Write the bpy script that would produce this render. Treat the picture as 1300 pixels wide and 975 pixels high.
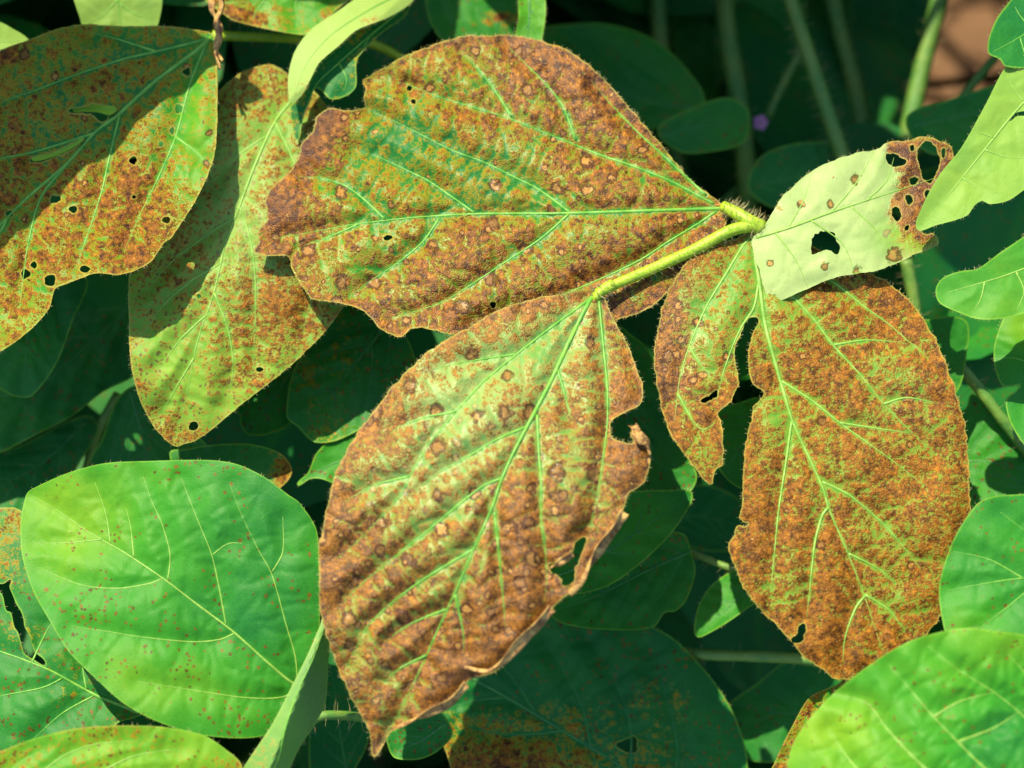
import bpy, math, random
import numpy as np
from mathutils import Vector, Matrix
from mathutils.kdtree import KDTree
from mathutils.geometry import delaunay_2d_cdt

# ------------------------------------------------------------------ scene, camera, light
for o in list(bpy.data.objects):
    bpy.data.objects.remove(o)
scene = bpy.context.scene
col = scene.collection
W0, H0 = 1300.0, 975.0
PITCH = math.radians(60)          # camera looks 60 degrees below the horizon
D = 0.50                          # metres to the top of the canopy
S = 0.26 / W0                     # metres per picture unit at that distance
CANOPY = 0.42                     # canopy height over the soil
FWD = np.array([0, math.cos(PITCH), -math.sin(PITCH)])
UP = np.array([0, math.sin(PITCH), math.cos(PITCH)])
RIGHT = np.array([1.0, 0, 0])
CAM = np.array([0, 0, CANOPY]) - FWD * D

cam_d = bpy.data.cameras.new('camera')
cam_d.sensor_width = 36
cam_d.lens = 36 * D / (S * W0)
cam_d.clip_start = 0.01
cam_d.clip_end = 200
cam_d.dof.use_dof = True
cam_d.dof.focus_distance = D + 0.006
cam_d.dof.aperture_fstop = 7.5
cam = bpy.data.objects.new('camera', cam_d)
cam.location = CAM
cam.rotation_euler = (math.radians(90) - PITCH, 0, 0)
col.objects.link(cam)
scene.camera = cam

SUN = Vector((-0.33, 0.36, 0.87)).normalized()
world = bpy.data.worlds.new('World')
scene.world = world
world.use_nodes = True
wn = world.node_tree
bg = wn.nodes['Background']
sky = wn.nodes.new('ShaderNodeTexSky')
sky.sky_type = 'NISHITA'
sky.sun_disc = False
sky.sun_elevation = math.asin(SUN.z)
sky.sun_rotation = math.atan2(SUN.x, SUN.y)
wn.links.new(sky.outputs[0], bg.inputs[0])
bg.inputs[1].default_value = 0.15
sun_d = bpy.data.lights.new('sun', 'SUN')
sun_d.energy = 5.0
sun_d.angle = math.radians(0.5)
sun_d.color = (1.0, 0.87, 0.60)
sun = bpy.data.objects.new('sun', sun_d)
sun.rotation_euler = SUN.to_track_quat('Z', 'Y').to_euler()
sun.location = (-1, 1, 3)
col.objects.link(sun)
scene.view_settings.view_transform = 'Standard'
scene.view_settings.look = 'None'
scene.view_settings.exposure = 1.2
scene.view_settings.gamma = 1
scene.render.engine = 'CYCLES'
scene.cycles.max_bounces = 6
scene.cycles.transmission_bounces = 4
scene.cycles.caustics_reflective = False
scene.cycles.caustics_refractive = False
scene.render.resolution_x = 1024
scene.render.resolution_y = 768

rnd = random.Random(7)
TILT = 0.30                       # the canopy surface leans towards level ground


def place(P, tilt=True):
    """(x, y, depth) in picture units -> world metres"""
    P = np.asarray(P, float).reshape(-1, 3)
    z = P[:, 2] + (TILT * (H0 / 2 - P[:, 1]) if tilt else 0)
    d = D + z * S
    X = (P[:, 0] - W0 / 2) * S * d / D
    Y = (H0 / 2 - P[:, 1]) * S * d / D
    return CAM + X[:, None] * RIGHT + Y[:, None] * UP + d[:, None] * FWD


# ------------------------------------------------------------------ node helpers
class NT:
    def __init__(self, name):
        self.m = bpy.data.materials.new(name)
        self.m.use_nodes = True
        self.t = self.m.node_tree
        self.t.nodes.clear()
        self.out = self.t.nodes.new('ShaderNodeOutputMaterial')

    def n(self, typ, **kw):
        nd = self.t.nodes.new(typ)
        for k, v in kw.items():
            setattr(nd, k, v)
        return nd

    def put(self, sock, v):
        if isinstance(v, bpy.types.NodeSocket):
            self.t.links.new(v, sock)
        elif v is not None:
            sock.default_value = v

    def math(self, op, a, b=None, c=None, clamp=False):
        nd = self.n('ShaderNodeMath', operation=op, use_clamp=clamp)
        for i, v in enumerate((a, b, c)):
            if v is not None:
                self.put(nd.inputs[i], v)
        return nd.outputs[0]

    def mix(self, f, a, b):
        nd = self.n('ShaderNodeMix', data_type='RGBA')
        self.put(nd.inputs['Factor'], f)
        for k, v in (('A', a), ('B', b)):
            s = [i for i in nd.inputs if i.name == k and i.type == 'RGBA'][0]
            self.put(s, v if isinstance(v, bpy.types.NodeSocket) else (*v, 1.0))
        return [o for o in nd.outputs if o.type == 'RGBA'][0]

    def step(self, x, lo, hi):
        nd = self.n('ShaderNodeMapRange', interpolation_type='SMOOTHSTEP')
        self.put(nd.inputs['Value'], x)
        self.put(nd.inputs['From Min'], lo)
        self.put(nd.inputs['From Max'], hi)
        return nd.outputs[0]

    def attr(self, name, vec=False):
        nd = self.n('ShaderNodeAttribute', attribute_name=name)
        return nd.outputs['Vector'] if vec else nd.outputs['Fac']

    def noise(self, vec, scale, detail=3.0, rough=0.55, dist=0.0):
        nd = self.n('ShaderNodeTexNoise', noise_dimensions='3D')
        self.put(nd.inputs['Vector'], vec)
        nd.inputs['Scale'].default_value = scale
        nd.inputs['Detail'].default_value = detail
        nd.inputs['Roughness'].default_value = rough
        nd.inputs['Distortion'].default_value = dist
        return nd.outputs['Fac']

    def voro(self, vec, scale, feature='F1', rand=1.0):
        nd = self.n('ShaderNodeTexVoronoi', feature=feature, voronoi_dimensions='2D')
        self.put(nd.inputs['Vector'], vec)
        nd.inputs['Scale'].default_value = scale
        nd.inputs['Randomness'].default_value = rand
        return nd


def leaf_material():
    k = NT('soybean_leaf_blade')
    P = k.attr('spot', True)
    vein, rust, edge = k.attr('vein'), k.attr('rust'), k.attr('edge')
    fresh, speck, pale, lesion = k.attr('fresh'), k.attr('speck'), k.attr('pale'), k.attr('lesion')
    # warp coordinates a little so cells look grown
    wn_ = k.n('ShaderNodeTexNoise', noise_dimensions='3D')
    k.put(wn_.inputs['Vector'], P)
    wn_.inputs['Scale'].default_value = 6
    wn_.inputs['Detail'].default_value = 3
    sub = k.n('ShaderNodeVectorMath', operation='SUBTRACT')
    k.put(sub.inputs[0], wn_.outputs['Color'])
    sub.inputs[1].default_value = (0.5, 0.5, 0.5)
    sc = k.n('ShaderNodeVectorMath', operation='SCALE')
    k.put(sc.inputs[0], sub.outputs[0])
    sc.inputs['Scale'].default_value = 0.11
    ad = k.n('ShaderNodeVectorMath', operation='ADD')
    k.put(ad.inputs[0], P)
    k.put(ad.inputs[1], sc.outputs[0])
    Q = ad.outputs[0]
    n_low = k.noise(P, 1.1, 2.0)
    n_mid = k.noise(P, 5.0, 3.0, 0.6)
    n_fine = k.noise(P, 17.0, 3.0, 0.65)
    n_grain = k.noise(P, 48.0, 2.0, 0.6)
    # green tissue
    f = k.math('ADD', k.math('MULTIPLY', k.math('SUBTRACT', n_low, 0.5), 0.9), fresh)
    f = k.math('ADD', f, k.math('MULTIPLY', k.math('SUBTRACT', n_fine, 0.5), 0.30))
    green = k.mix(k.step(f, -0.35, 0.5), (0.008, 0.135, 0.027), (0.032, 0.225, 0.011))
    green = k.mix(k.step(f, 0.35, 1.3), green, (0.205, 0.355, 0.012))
    # veinlet net
    ve = k.voro(Q, 13.0, 'DISTANCE_TO_EDGE')
    net = k.math('SUBTRACT', 1.0, k.step(ve.outputs['Distance'], 0.02, 0.14))
    green = k.mix(k.math('MULTIPLY', net, 0.10), green, (0.085, 0.30, 0.03))
    # rust cover
    r = k.math('ADD', rust, k.math('MULTIPLY', k.math('SUBTRACT', n_mid, 0.5), 1.0))
    r = k.math('ADD', r, k.math('MULTIPLY', k.math('SUBTRACT', n_fine, 0.5), k.math('SUBTRACT', 1.9, k.math('MULTIPLY', lesion, 1.0))))
    r = k.math('ADD', r, k.math('MULTIPLY', k.math('SUBTRACT', n_grain, 0.5), k.math('SUBTRACT', 1.1, k.math('MULTIPLY', lesion, 0.5))))
    r = k.math('SUBTRACT', r, k.math('MULTIPLY', vein, 0.55))
    r = k.math('SUBTRACT', r, k.math('MULTIPLY', net, 0.13))
    on = k.step(rust, 0.02, 0.12)
    halo = k.math('MULTIPLY', k.step(r, 0.10, 0.42), on)
    m_rust = k.math('MULTIPLY', k.step(r, 0.40, 0.62), on)
    base = k.mix(halo, green, k.mix(n_mid, (0.12, 0.215, 0.006), (0.35, 0.22, 0.008)))
    n_rc = k.noise(P, 12.0, 5.0, 0.75)
    rc = k.mix(k.step(n_rc, 0.40, 0.54), (0.048, 0.014, 0.0012), (0.225, 0.080, 0.006))
    rc = k.mix(k.step(n_rc, 0.53, 0.70), rc, (0.50, 0.21, 0.012))
    rc = k.mix(k.math('MULTIPLY', k.step(n_grain, 0.58, 0.72), 0.5), rc, (0.46, 0.25, 0.03))
    deep = k.step(k.math('ADD', rust, k.math('MULTIPLY', n_mid, 0.4)), 1.05, 1.5)
    rc = k.mix(k.math('MULTIPLY', deep, 0.7), rc, (0.058, 0.016, 0.006))
    rc = k.mix(k.math('MULTIPLY', pale, k.math('ADD', 0.25, k.math('MULTIPLY', n_rc, 0.7))), rc, (0.50, 0.28, 0.045))
    base = k.mix(m_rust, base, rc)
    # ringed lesions: dark rim, tan middle
    for scale, thr in ((2.6, 0.60), (4.6, 0.64)):
        v1 = k.voro(Q, scale)
        wr = k.n('ShaderNodeSeparateColor')
        k.put(wr.inputs[0], v1.outputs['Color'])
        dist = k.math('DIVIDE', v1.outputs['Distance'], k.math('MULTIPLY', k.math('ADD', 0.07, k.math('MULTIPLY', wr.outputs[1], 0.17)), k.math('ADD', 0.6, k.math('MULTIPLY', lesion, 0.45))))
        dist = k.math('ADD', dist, k.math('MULTIPLY', k.math('SUBTRACT', n_rc, 0.5), 2.6))
        ex = k.step(k.math('ADD', wr.outputs[0], k.math('SUBTRACT', k.math('MULTIPLY', lesion, 0.46), 0.30)), thr + 0.11, thr + 0.15)
        rim = k.math('MULTIPLY', k.math('MULTIPLY', k.math('SUBTRACT', 1.0, k.step(dist, 0.95, 1.35)), ex), k.step(lesion, 0.0, 0.05))
        mid = k.math('MULTIPLY', k.math('SUBTRACT', 1.0, k.step(dist, 0.45, 0.8)), rim)
        base = k.mix(k.math('MULTIPLY', rim, 0.9), base, (0.070, 0.021, 0.003))
        base = k.mix(k.math('MULTIPLY', mid, k.math('ADD', 0.30, k.math('MULTIPLY', wr.outputs[2], 0.65))), base, (0.50, 0.27, 0.06))
        if scale < 3:
            les1 = rim
    # small specks on green leaves
    for scale, r0 in ((9.0, 0.13), (16.0, 0.20)):
        v2 = k.voro(Q, scale)
        w2 = k.n('ShaderNodeSeparateColor')
        k.put(w2.inputs[0], v2.outputs['Color'])
        cl = k.noise(P, 2.2, 2.0)
        ex = k.step(k.math('ADD', k.math('ADD', w2.outputs[0], k.math('MULTIPLY', speck, 0.5)), k.math('MULTIPLY', k.math('SUBTRACT', cl, 0.5), 1.6)), 1.02, 1.06)
        dd = k.math('ADD', v2.outputs['Distance'], k.math('MULTIPLY', k.math('SUBTRACT', n_grain, 0.5), 0.35))
        sp = k.math('MULTIPLY', k.math('SUBTRACT', 1.0, k.step(dd, r0, r0 + 0.12)), ex)
        sp = k.math('MULTIPLY', sp, k.step(speck, 0.0, 0.05))
        base = k.mix(k.math('MULTIPLY', sp, 0.9), base, k.mix(w2.outputs[1], (0.060, 0.026, 0.003), (0.20, 0.095, 0.010)))
    # green along veins, pale margin
    gv = k.mix(fresh, (0.022, 0.21, 0.022), (0.12, 0.28, 0.015))
    base = k.mix(k.math('MULTIPLY', k.step(vein, 0.62, 1.0), 0.65), base, gv)
    base = k.mix(k.math('MULTIPLY', k.step(k.math('ADD', edge, k.math('MULTIPLY', k.math('SUBTRACT', n_fine, 0.5), 0.6)), 0.45, 0.85), 0.62), base, k.mix(k.step(rust, 0.05, 0.3), (0.17, 0.36, 0.03), (0.36, 0.33, 0.055)))
    # pale underside, also used for painted sheen on the middle leaflet
    under = k.mix(n_mid, (0.25, 0.37, 0.12), (0.38, 0.47, 0.19))
    under = k.mix(k.math('MULTIPLY', net, 0.18), under, (0.40, 0.50, 0.20))
    keep = k.math('SUBTRACT', 1.0, k.math('MAXIMUM', m_rust, k.math('MULTIPLY', les1, 0.9)))
    base = k.mix(k.math('MULTIPLY', pale, keep), base, under)
    # relief
    h = k.math('ADD', k.math('MULTIPLY', n_fine, 0.30), k.math('MULTIPLY', k.math('MULTIPLY', n_grain, k.math('ADD', 0.25, m_rust)), 0.5))
    h = k.math('SUBTRACT', h, k.math('MULTIPLY', net, 0.05))
    h = k.math('SUBTRACT', h, k.math('MULTIPLY', les1, 0.25))
    bump = k.n('ShaderNodeBump')
    k.put(bump.inputs['Strength'], k.math('ADD', 0.22, k.math('MULTIPLY', k.step(rust, 0.1, 0.5), 0.33)))
    bump.inputs['Distance'].default_value = 0.0011
    k.put(bump.inputs['Height'], h)
    pr = k.n('ShaderNodeBsdfPrincipled')
    k.put(pr.inputs['Base Color'], base)
    k.put(pr.inputs['Roughness'], k.math('ADD', k.math('SUBTRACT', 0.44, k.math('MULTIPLY', k.step(rust, 0.1, 0.5), 0.10)), k.math('MULTIPLY', n_fine, 0.16)))
    k.put(pr.inputs['Specular IOR Level'], k.math('ADD', 0.20, k.math('MULTIPLY', k.math('MULTIPLY', k.step(rust, 0.1, 0.5), k.step(lesion, 0.3, 1.0)), 0.28)))
    k.put(pr.inputs['Normal'], bump.outputs[0])
    tr = k.n('ShaderNodeBsdfTranslucent')
    hsv = k.n('ShaderNodeHueSaturation')
    hsv.inputs['Saturation'].default_value = 1.1
    hsv.inputs['Value'].default_value = 1.5
    k.put(hsv.inputs['Color'], base)
    k.put(tr.inputs['Color'], hsv.outputs[0])
    k.put(tr.inputs['Normal'], bump.outputs[0])
    mx = k.n('ShaderNodeMixShader')
    mx.inputs[0].default_value = 0.36
    k.put(mx.inputs[1], pr.outputs[0])
    k.put(mx.inputs[2], tr.outputs[0])
    k.put(k.out.inputs[0], mx.outputs[0])
    return k.m


def simple_material(name, c1, c2, scale, rough=0.5, bump=0.3, trans=0.0, dist=0.0008):
    k = NT(name)
    tc = k.n('ShaderNodeTexCoord')
    n1 = k.noise(tc.outputs['Object'], scale, 4.0, 0.6)
    n2 = k.noise(tc.outputs['Object'], scale * 4.3, 3.0, 0.6)
    base = k.mix(k.step(k.math('ADD', k.math('MULTIPLY', n1, 0.7), k.math('MULTIPLY', n2, 0.3)), 0.35, 0.65), c1, c2)
    pr = k.n('ShaderNodeBsdfPrincipled')
    k.put(pr.inputs['Base Color'], base)
    pr.inputs['Roughness'].default_value = rough
    b = k.n('ShaderNodeBump')
    b.inputs['Strength'].default_value = bump
    b.inputs['Distance'].default_value = dist
    k.put(b.inputs['Height'], n2)
    k.put(pr.inputs['Normal'], b.outputs[0])
    if trans:
        tr = k.n('ShaderNodeBsdfTranslucent')
        k.put(tr.inputs['Color'], base)
        mx = k.n('ShaderNodeMixShader')
        mx.inputs[0].default_value = trans
        k.put(mx.inputs[1], pr.outputs[0])
        k.put(mx.inputs[2], tr.outputs[0])
        k.put(k.out.inputs[0], mx.outputs[0])
    else:
        k.put(k.out.inputs[0], pr.outputs[0])
    return k.m


def soil_material():
    k = NT('dry_soil')
    tc = k.n('ShaderNodeTexCoord')
    n1 = k.noise(tc.outputs['Object'], 6, 6, 0.65)
    n2 = k.noise(tc.outputs['Object'], 60, 5, 0.7)
    base = k.mix(k.step(n1, 0.3, 0.7), (0.075, 0.038, 0.018), (0.16, 0.085, 0.042))
    base = k.mix(k.math('MULTIPLY', k.step(n2, 0.5, 0.8), 0.5), base, (0.20, 0.12, 0.065))
    pr = k.n('ShaderNodeBsdfPrincipled')
    k.put(pr.inputs['Base Color'], base)
    pr.inputs['Roughness'].default_value = 0.95
    b = k.n('ShaderNodeBump')
    b.inputs['Strength'].default_value = 0.9
    b.inputs['Distance'].default_value = 0.012
    k.put(b.inputs['Height'], k.math('ADD', n1, k.math('MULTIPLY', n2, 0.4)))
    k.put(pr.inputs['Normal'], b.outputs[0])
    k.put(k.out.inputs[0], pr.outputs[0])
    return k.m


M_LEAF = leaf_material()
M_VEIN = simple_material('leaf_vein', (0.065, 0.25, 0.018), (0.14, 0.34, 0.03), 260, 0.5, 0.2, 0.15)
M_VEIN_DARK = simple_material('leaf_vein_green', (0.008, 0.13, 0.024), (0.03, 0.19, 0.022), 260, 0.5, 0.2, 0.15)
M_VEIN_PALE = simple_material('leaf_vein_yellowish', (0.13, 0.29, 0.03), (0.20, 0.36, 0.05), 260, 0.5, 0.2, 0.15)
M_PET = simple_material('petiole_skin', (0.20, 0.34, 0.008), (0.31, 0.44, 0.015), 160, 0.5, 0.4, 0.12)
M_STEM = simple_material('stem_skin', (0.035, 0.15, 0.018), (0.11, 0.20, 0.025), 70, 0.6, 0.5)
M_HAIR = simple_material('leaf_hair', (0.42, 0.40, 0.17), (0.52, 0.48, 0.24), 300, 0.6, 0.0, 0.4)
M_DRY = simple_material('dried_leaf_tissue', (0.13, 0.050, 0.010), (0.56, 0.36, 0.10), 330, 0.55, 0.8, 0.15)
M_PETAL = simple_material('flower_petal', (0.45, 0.14, 0.40), (0.62, 0.30, 0.55), 400, 0.5, 0.1, 0.3)
M_SOIL = soil_material()

# ------------------------------------------------------------------ geometry helpers
_lat = np.random.RandomState(3).rand(256, 256)


def vnoise(x, y, sc, seed=0):
    x = np.asarray(x) / sc + seed * 17.31
    y = np.asarray(y) / sc + seed * 9.77
    xi, yi = np.floor(x).astype(int), np.floor(y).astype(int)
    fx, fy = x - xi, y - yi
    fx, fy = fx * fx * (3 - 2 * fx), fy * fy * (3 - 2 * fy)
    a, b = _lat[xi % 256, yi % 256], _lat[(xi + 1) % 256, yi % 256]
    c, d = _lat[xi % 256, (yi + 1) % 256], _lat[(xi + 1) % 256, (yi + 1) % 256]
    return (a + (b - a) * fx) * (1 - fy) + (c + (d - c) * fx) * fy - 0.5


def resample(P, step, closed=False, smooth=True):
    P = np.asarray(P, float)
    n = len(P)
    if smooth and n > 2:
        out = []
        rng = range(n if closed else n - 1)
        for i in rng:
            if closed:
                p0, p1, p2, p3 = P[(i - 1) % n], P[i], P[(i + 1) % n], P[(i + 2) % n]
            else:
                p0, p1, p2, p3 = P[max(i - 1, 0)], P[i], P[i + 1], P[min(i + 2, n - 1)]
            L = np.linalg.norm(p2 - p1)
            m1, m2 = (p2 - p0), (p3 - p1)
            m1 = m1 / max(np.linalg.norm(m1), 1e-9) * L * 0.85
            m2 = m2 / max(np.linalg.norm(m2), 1e-9) * L * 0.85
            t = np.linspace(0, 1, max(3, int(L / step * 2) + 2))[:-1, None]
            out.append((2 * t**3 - 3 * t**2 + 1) * p1 + (t**3 - 2 * t**2 + t) * m1 + (-2 * t**3 + 3 * t**2) * p2 + (t**3 - t**2) * m2)
        Q = np.vstack(out)
        if not closed:
            Q = np.vstack([Q, P[-1:]])
    else:
        Q = P
    if closed:
        Q = np.vstack([Q, Q[:1]])
    seg = np.linalg.norm(np.diff(Q, axis=0), axis=1)
    s = np.concatenate([[0], np.cumsum(seg)])
    m = max(3, int(round(s[-1] / step)))
    t = np.linspace(0, s[-1], m + 1)
    R = np.stack([np.interp(t, s, Q[:, k]) for k in range(Q.shape[1])], 1)
    return R[:-1] if closed else R


def inside(pts, poly):
    x, y = pts[:, 0], pts[:, 1]
    r = np.zeros(len(pts), bool)
    n = len(poly)
    for i in range(n):
        x1, y1 = poly[i]
        x2, y2 = poly[(i + 1) % n]
        if y1 == y2:
            continue
        c = ((y1 > y) != (y2 > y)) & (x < (x2 - x1) * (y - y1) / (y2 - y1) + x1)
        r ^= c
    return r


def segdist(pts, A, B):
    """smallest distance of each point to the segments A-B (looked up in a tree of samples along them)"""
    Q = []
    for a, b in zip(A, B):
        m = max(1, int(np.linalg.norm(b - a) / 1.6))
        Q.append(a + (b - a) * ((np.arange(m) / m)[:, None]))
    Q.append(B[-1:])
    Q = np.vstack(Q)
    kd = KDTree(len(Q))
    for i, q in enumerate(Q.tolist()):
        kd.insert((q[0], q[1], 0.0), i)
    kd.balance()
    f = kd.find
    return np.array([f((x, y, 0.0))[2] for x, y in np.asarray(pts).tolist()])


def veinfield(pts, lines, w0, w1, tip=0.25):
    """strength 0..1 of the nearest vein, fading and narrowing towards its end"""
    kd_pts, T = [], []
    for k, l in enumerate(lines):
        q = resample(l, 1.6, smooth=False)
        kd_pts.append(q)
        T.append(np.column_stack([np.linspace(0, 1, len(q)), np.full(len(q), 1.0 if k == 0 else 0.0)]))
    Q, T = np.vstack(kd_pts), np.vstack(T)
    kd = KDTree(len(Q))
    for i, q in enumerate(Q.tolist()):
        kd.insert((q[0], q[1], 0.0), i)
    kd.balance()
    r = [kd.find((x, y, 0.0))[1:] for x, y in np.asarray(pts).tolist()]
    idx = np.array([a for a, b in r])
    d = np.array([b for a, b in r])
    t = T[idx, 0]
    w = (w1 + (w0 - w1) * T[idx, 1]) * (1 - 0.6 * t)
    return np.exp(-(d / w)**2) * (1 - (1 - tip) * t**2.5)


def poly_segs(lines):
    A = np.vstack([l[:-1] for l in lines])
    B = np.vstack([l[1:] for l in lines])
    return A, B


def link(o, parent=None, label=None, cat=None, group=None, kind=None):
    col.objects.link(o)
    if parent is not None:
        o.parent = parent
    if label:
        o['label'] = label
    if cat:
        o['category'] = cat
    if group:
        o['group'] = group
    if kind:
        o['kind'] = kind
    return o


def empty(name, loc, label, cat, group=None):
    o = bpy.data.objects.new(name, None)
    o.empty_display_size = 0.01
    o.location = loc
    return link(o, None, label, cat, group)


def mesh_obj(name, V, F, mat, parent=None, origin=None, smooth=True, **tags):
    me = bpy.data.meshes.new(name)
    org = np.zeros(3) if origin is None else np.asarray(origin, float)
    me.from_pydata((np.asarray(V) - org).tolist(), [], F)
    me.materials.append(mat)
    if smooth:
        me.polygons.foreach_set('use_smooth', np.ones(len(me.polygons), bool))
    me.update()
    o = bpy.data.objects.new(name, me)
    return link(o, parent, **tags)


def tube(C, R, sides=7, flat=1.0, cap=True):
    """C (n,3) world centre line, R radii -> verts, faces"""
    C = np.asarray(C)
    n = len(C)
    T = np.gradient(C, axis=0)
    T /= np.maximum(np.linalg.norm(T, axis=1), 1e-9)[:, None]
    nv = -FWD
    V, F = [], []
    for i in range(n):
        a = np.cross(T[i], nv)
        if np.linalg.norm(a) < 0.2:
            a = np.cross(T[i], RIGHT)
        a /= np.linalg.norm(a)
        b = np.cross(a, T[i])
        for j in range(sides):
            th = 2 * math.pi * j / sides
            V.append(C[i] + R[i] * (math.cos(th) * a + flat * math.sin(th) * b))
    for i in range(n - 1):
        for j in range(sides):
            k = (j + 1) % sides
            F.append((i * sides + j, i * sides + k, (i + 1) * sides + k, (i + 1) * sides + j))
    if cap:
        F.append(tuple(range(sides))[::-1])
        F.append(tuple((n - 1) * sides + j for j in range(sides)))
    return np.array(V), F


def hair_mesh(pts, dirs, lens, rad):
    V, F = [], []
    for p, d, l in zip(pts, dirs, lens):
        a = np.cross(d, FWD + 0.01)
        a /= np.linalg.norm(a)
        b = np.cross(a, d)
        q = len(V)
        bend = p + d * l * 0.55 + b * l * rnd.uniform(-0.1, 0.1)
        tip = p + d * l + b * l * rnd.uniform(-0.25, 0.25) + a * l * rnd.uniform(-0.2, 0.2)
        for c, r in ((p, rad), (bend, rad * 0.6)):
            for j in range(3):
                th = 2.0944 * j
                V.append(c + r * (math.cos(th) * a + math.sin(th) * b))
        V.append(tip)
        for j in range(3):
            k = (j + 1) % 3
            F.append((q + j, q + k, q + 3 + k, q + 3 + j))
            F.append((q + 3 + j, q + 3 + k, q + 6))
    return np.array(V), F


# ------------------------------------------------------------------ the leaf builder
def blob(cx, cy, r, a, r2=None):
    return (cx, cy, r, r2 or r, a)


class Leaf:
    """One leaflet: outline, midrib and veins in picture units, given depth along its length."""
    seedno = 0

    def __init__(self, outline, midrib, veins=(), holes=(), z=(0, 0, 0), roll=0.0, cup=0.0, relief=5.0,
                 step=3.0, rust=0.0, fresh=0.2, speck=0.0, pale=0.0, lesion=0.0, speckb=(), rustb=(), greenb=(), freshb=(), paleb=(),
                 wave=8.0, edge_w=3.0, rag=0.0, edge_rust=0.0, bend=(), tert=True, thick=1.5, curl=0.0, lesb=()):
        Leaf.seedno += 1
        self.seed = Leaf.seedno
        self.p = dict(z=z, roll=roll, cup=cup, relief=relief, wave=wave, bend=bend, curl=curl)
        self.midrib = resample(midrib, 6)
        self.veins = [resample(v, 6) for v in veins]
        b, t = self.midrib[0], self.midrib[-1]
        self.base, self.ax = b, (t - b)
        self.L = np.linalg.norm(self.ax)
        self.ax = self.ax / self.L
        self.nx = np.array([-self.ax[1], self.ax[0]])
        ring = resample(outline, step, True)
        if rag:
            c = ring.mean(0)
            d = ring - c
            d /= np.linalg.norm(d, axis=1)[:, None]
            ring = ring + d * (rag * (vnoise(ring[:, 0], ring[:, 1], 9, self.seed) + vnoise(ring[:, 0], ring[:, 1], 4, self.seed + 3)))[:, None]
        self.ring = ring
        rings = [ring]
        for h in holes:
            h = resample(h, 1.7, True)
            d = h - h.mean(0)
            sz = np.linalg.norm(d, axis=1).mean()
            d /= np.maximum(np.linalg.norm(d, axis=1), 1e-6)[:, None]
            rings.append(h + d * (min(3.2, sz * 0.45) * (vnoise(h[:, 0], h[:, 1], 3.5, self.seed) + 0.6 * vnoise(h[:, 0], h[:, 1], 7, self.seed + 2)))[:, None])
        # tertiary veins
        lines = [self.midrib] + self.veins
        tl = []
        if tert:
            r_ = random.Random(self.seed)
            A, B = poly_segs(lines)
            for ln in self.veins + [self.midrib]:
                Lp = resample(ln, 24 if ln is not self.midrib else 40)
                for i in range(1, len(Lp) - 1):
                    tg = Lp[i + 1] - Lp[i - 1]
                    tg /= np.linalg.norm(tg)
                    for sg in (-1, 1):
                        ang = math.radians(r_.uniform(60, 95)) * sg
                        dv = np.array([tg[0] * math.cos(ang) - tg[1] * math.sin(ang), tg[0] * math.sin(ang) + tg[1] * math.cos(ang)])
                        p = Lp[i] + tg * r_.uniform(-8, 8)
                        pts = [p]
                        for s_ in range(r_.randint(3, 8)):
                            aa = r_.uniform(-0.35, 0.35)
                            dv = np.array([dv[0] * math.cos(aa) - dv[1] * math.sin(aa), dv[0] * math.sin(aa) + dv[1] * math.cos(aa)])
                            p = p + dv * 7
                            pts.append(p)
                        tl.append(np.array(pts))
        self.tert = tl
        self.segs = poly_segs(lines)
        self.tsegs = poly_segs(tl) if tl else None
        # points
        lo, hi = ring.min(0), ring.max(0)
        nx_, ny_ = int((hi[0] - lo[0]) / step) + 2, int((hi[1] - lo[1]) / (step * 0.866)) + 2
        gx, gy = np.meshgrid(np.arange(nx_), np.arange(ny_))
        g = np.stack([lo[0] + (gx + 0.5 * (gy % 2)) * step, lo[1] + gy * step * 0.866], -1).reshape(-1, 2)
        rs = np.random.RandomState(self.seed)
        g += rs.uniform(-0.15, 0.15, g.shape) * step
        ok = inside(g, ring)
        for h in rings[1:]:
            ok &= ~inside(g, h)
        g = g[ok]
        RA = np.vstack(rings)
        RB = np.vstack([np.roll(q, -1, 0) for q in rings])
        # coarse prefilter of the distance to the border
        de = segdist(g, RA, RB)
        g, de = g[de > step * 0.55], de[de > step * 0.55]
        pts = np.vstack(rings + [g])
        edges, o = [], 0
        for q in rings:
            n = len(q)
            edges += [(o + i, o + (i + 1) % n) for i in range(n)]
            o += n
        nb = o
        res = delaunay_2d_cdt([Vector(p) for p in pts], edges, [], 0, 1e-4)
        vs = np.array([tuple(v) for v in res[0]])
        tri = np.array([f for f in res[2] if len(f) == 3])
        cen = vs[tri].mean(1)
        ok = inside(cen, ring)
        for h in rings[1:]:
            ok &= ~inside(cen, h)
        tri = tri[ok]
        used = np.unique(tri)
        re = -np.ones(len(vs), int)
        re[used] = np.arange(len(used))
        vs, tri = vs[used], re[tri]
        a = vs[tri]
        cr = (a[:, 1, 0] - a[:, 0, 0]) * (a[:, 2, 1] - a[:, 0, 1]) - (a[:, 1, 1] - a[:, 0, 1]) * (a[:, 2, 0] - a[:, 0, 0])
        tri[cr > 0] = tri[cr > 0][:, ::-1]
        self.RA, self.RB = RA, RB
        zt = self.depth(vs)
        n = len(vs)
        top = place(np.column_stack([vs, zt]))
        bot = place(np.column_stack([vs, zt + thick]))
        ed = np.sort(np.vstack([tri[:, [0, 1]], tri[:, [1, 2]], tri[:, [2, 0]]]), 1)
        dirs = np.vstack([tri[:, [0, 1]], tri[:, [1, 2]], tri[:, [2, 0]]])
        key = ed[:, 0].astype(np.int64) * n + ed[:, 1]
        u, inv, cnt = np.unique(key, return_inverse=True, return_counts=True)
        be = dirs[cnt[inv] == 1]
        F = tri.tolist() + (tri[:, ::-1] + n).tolist() + [(int(q), int(p), int(p) + n, int(q) + n) for p, q in be]
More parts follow.
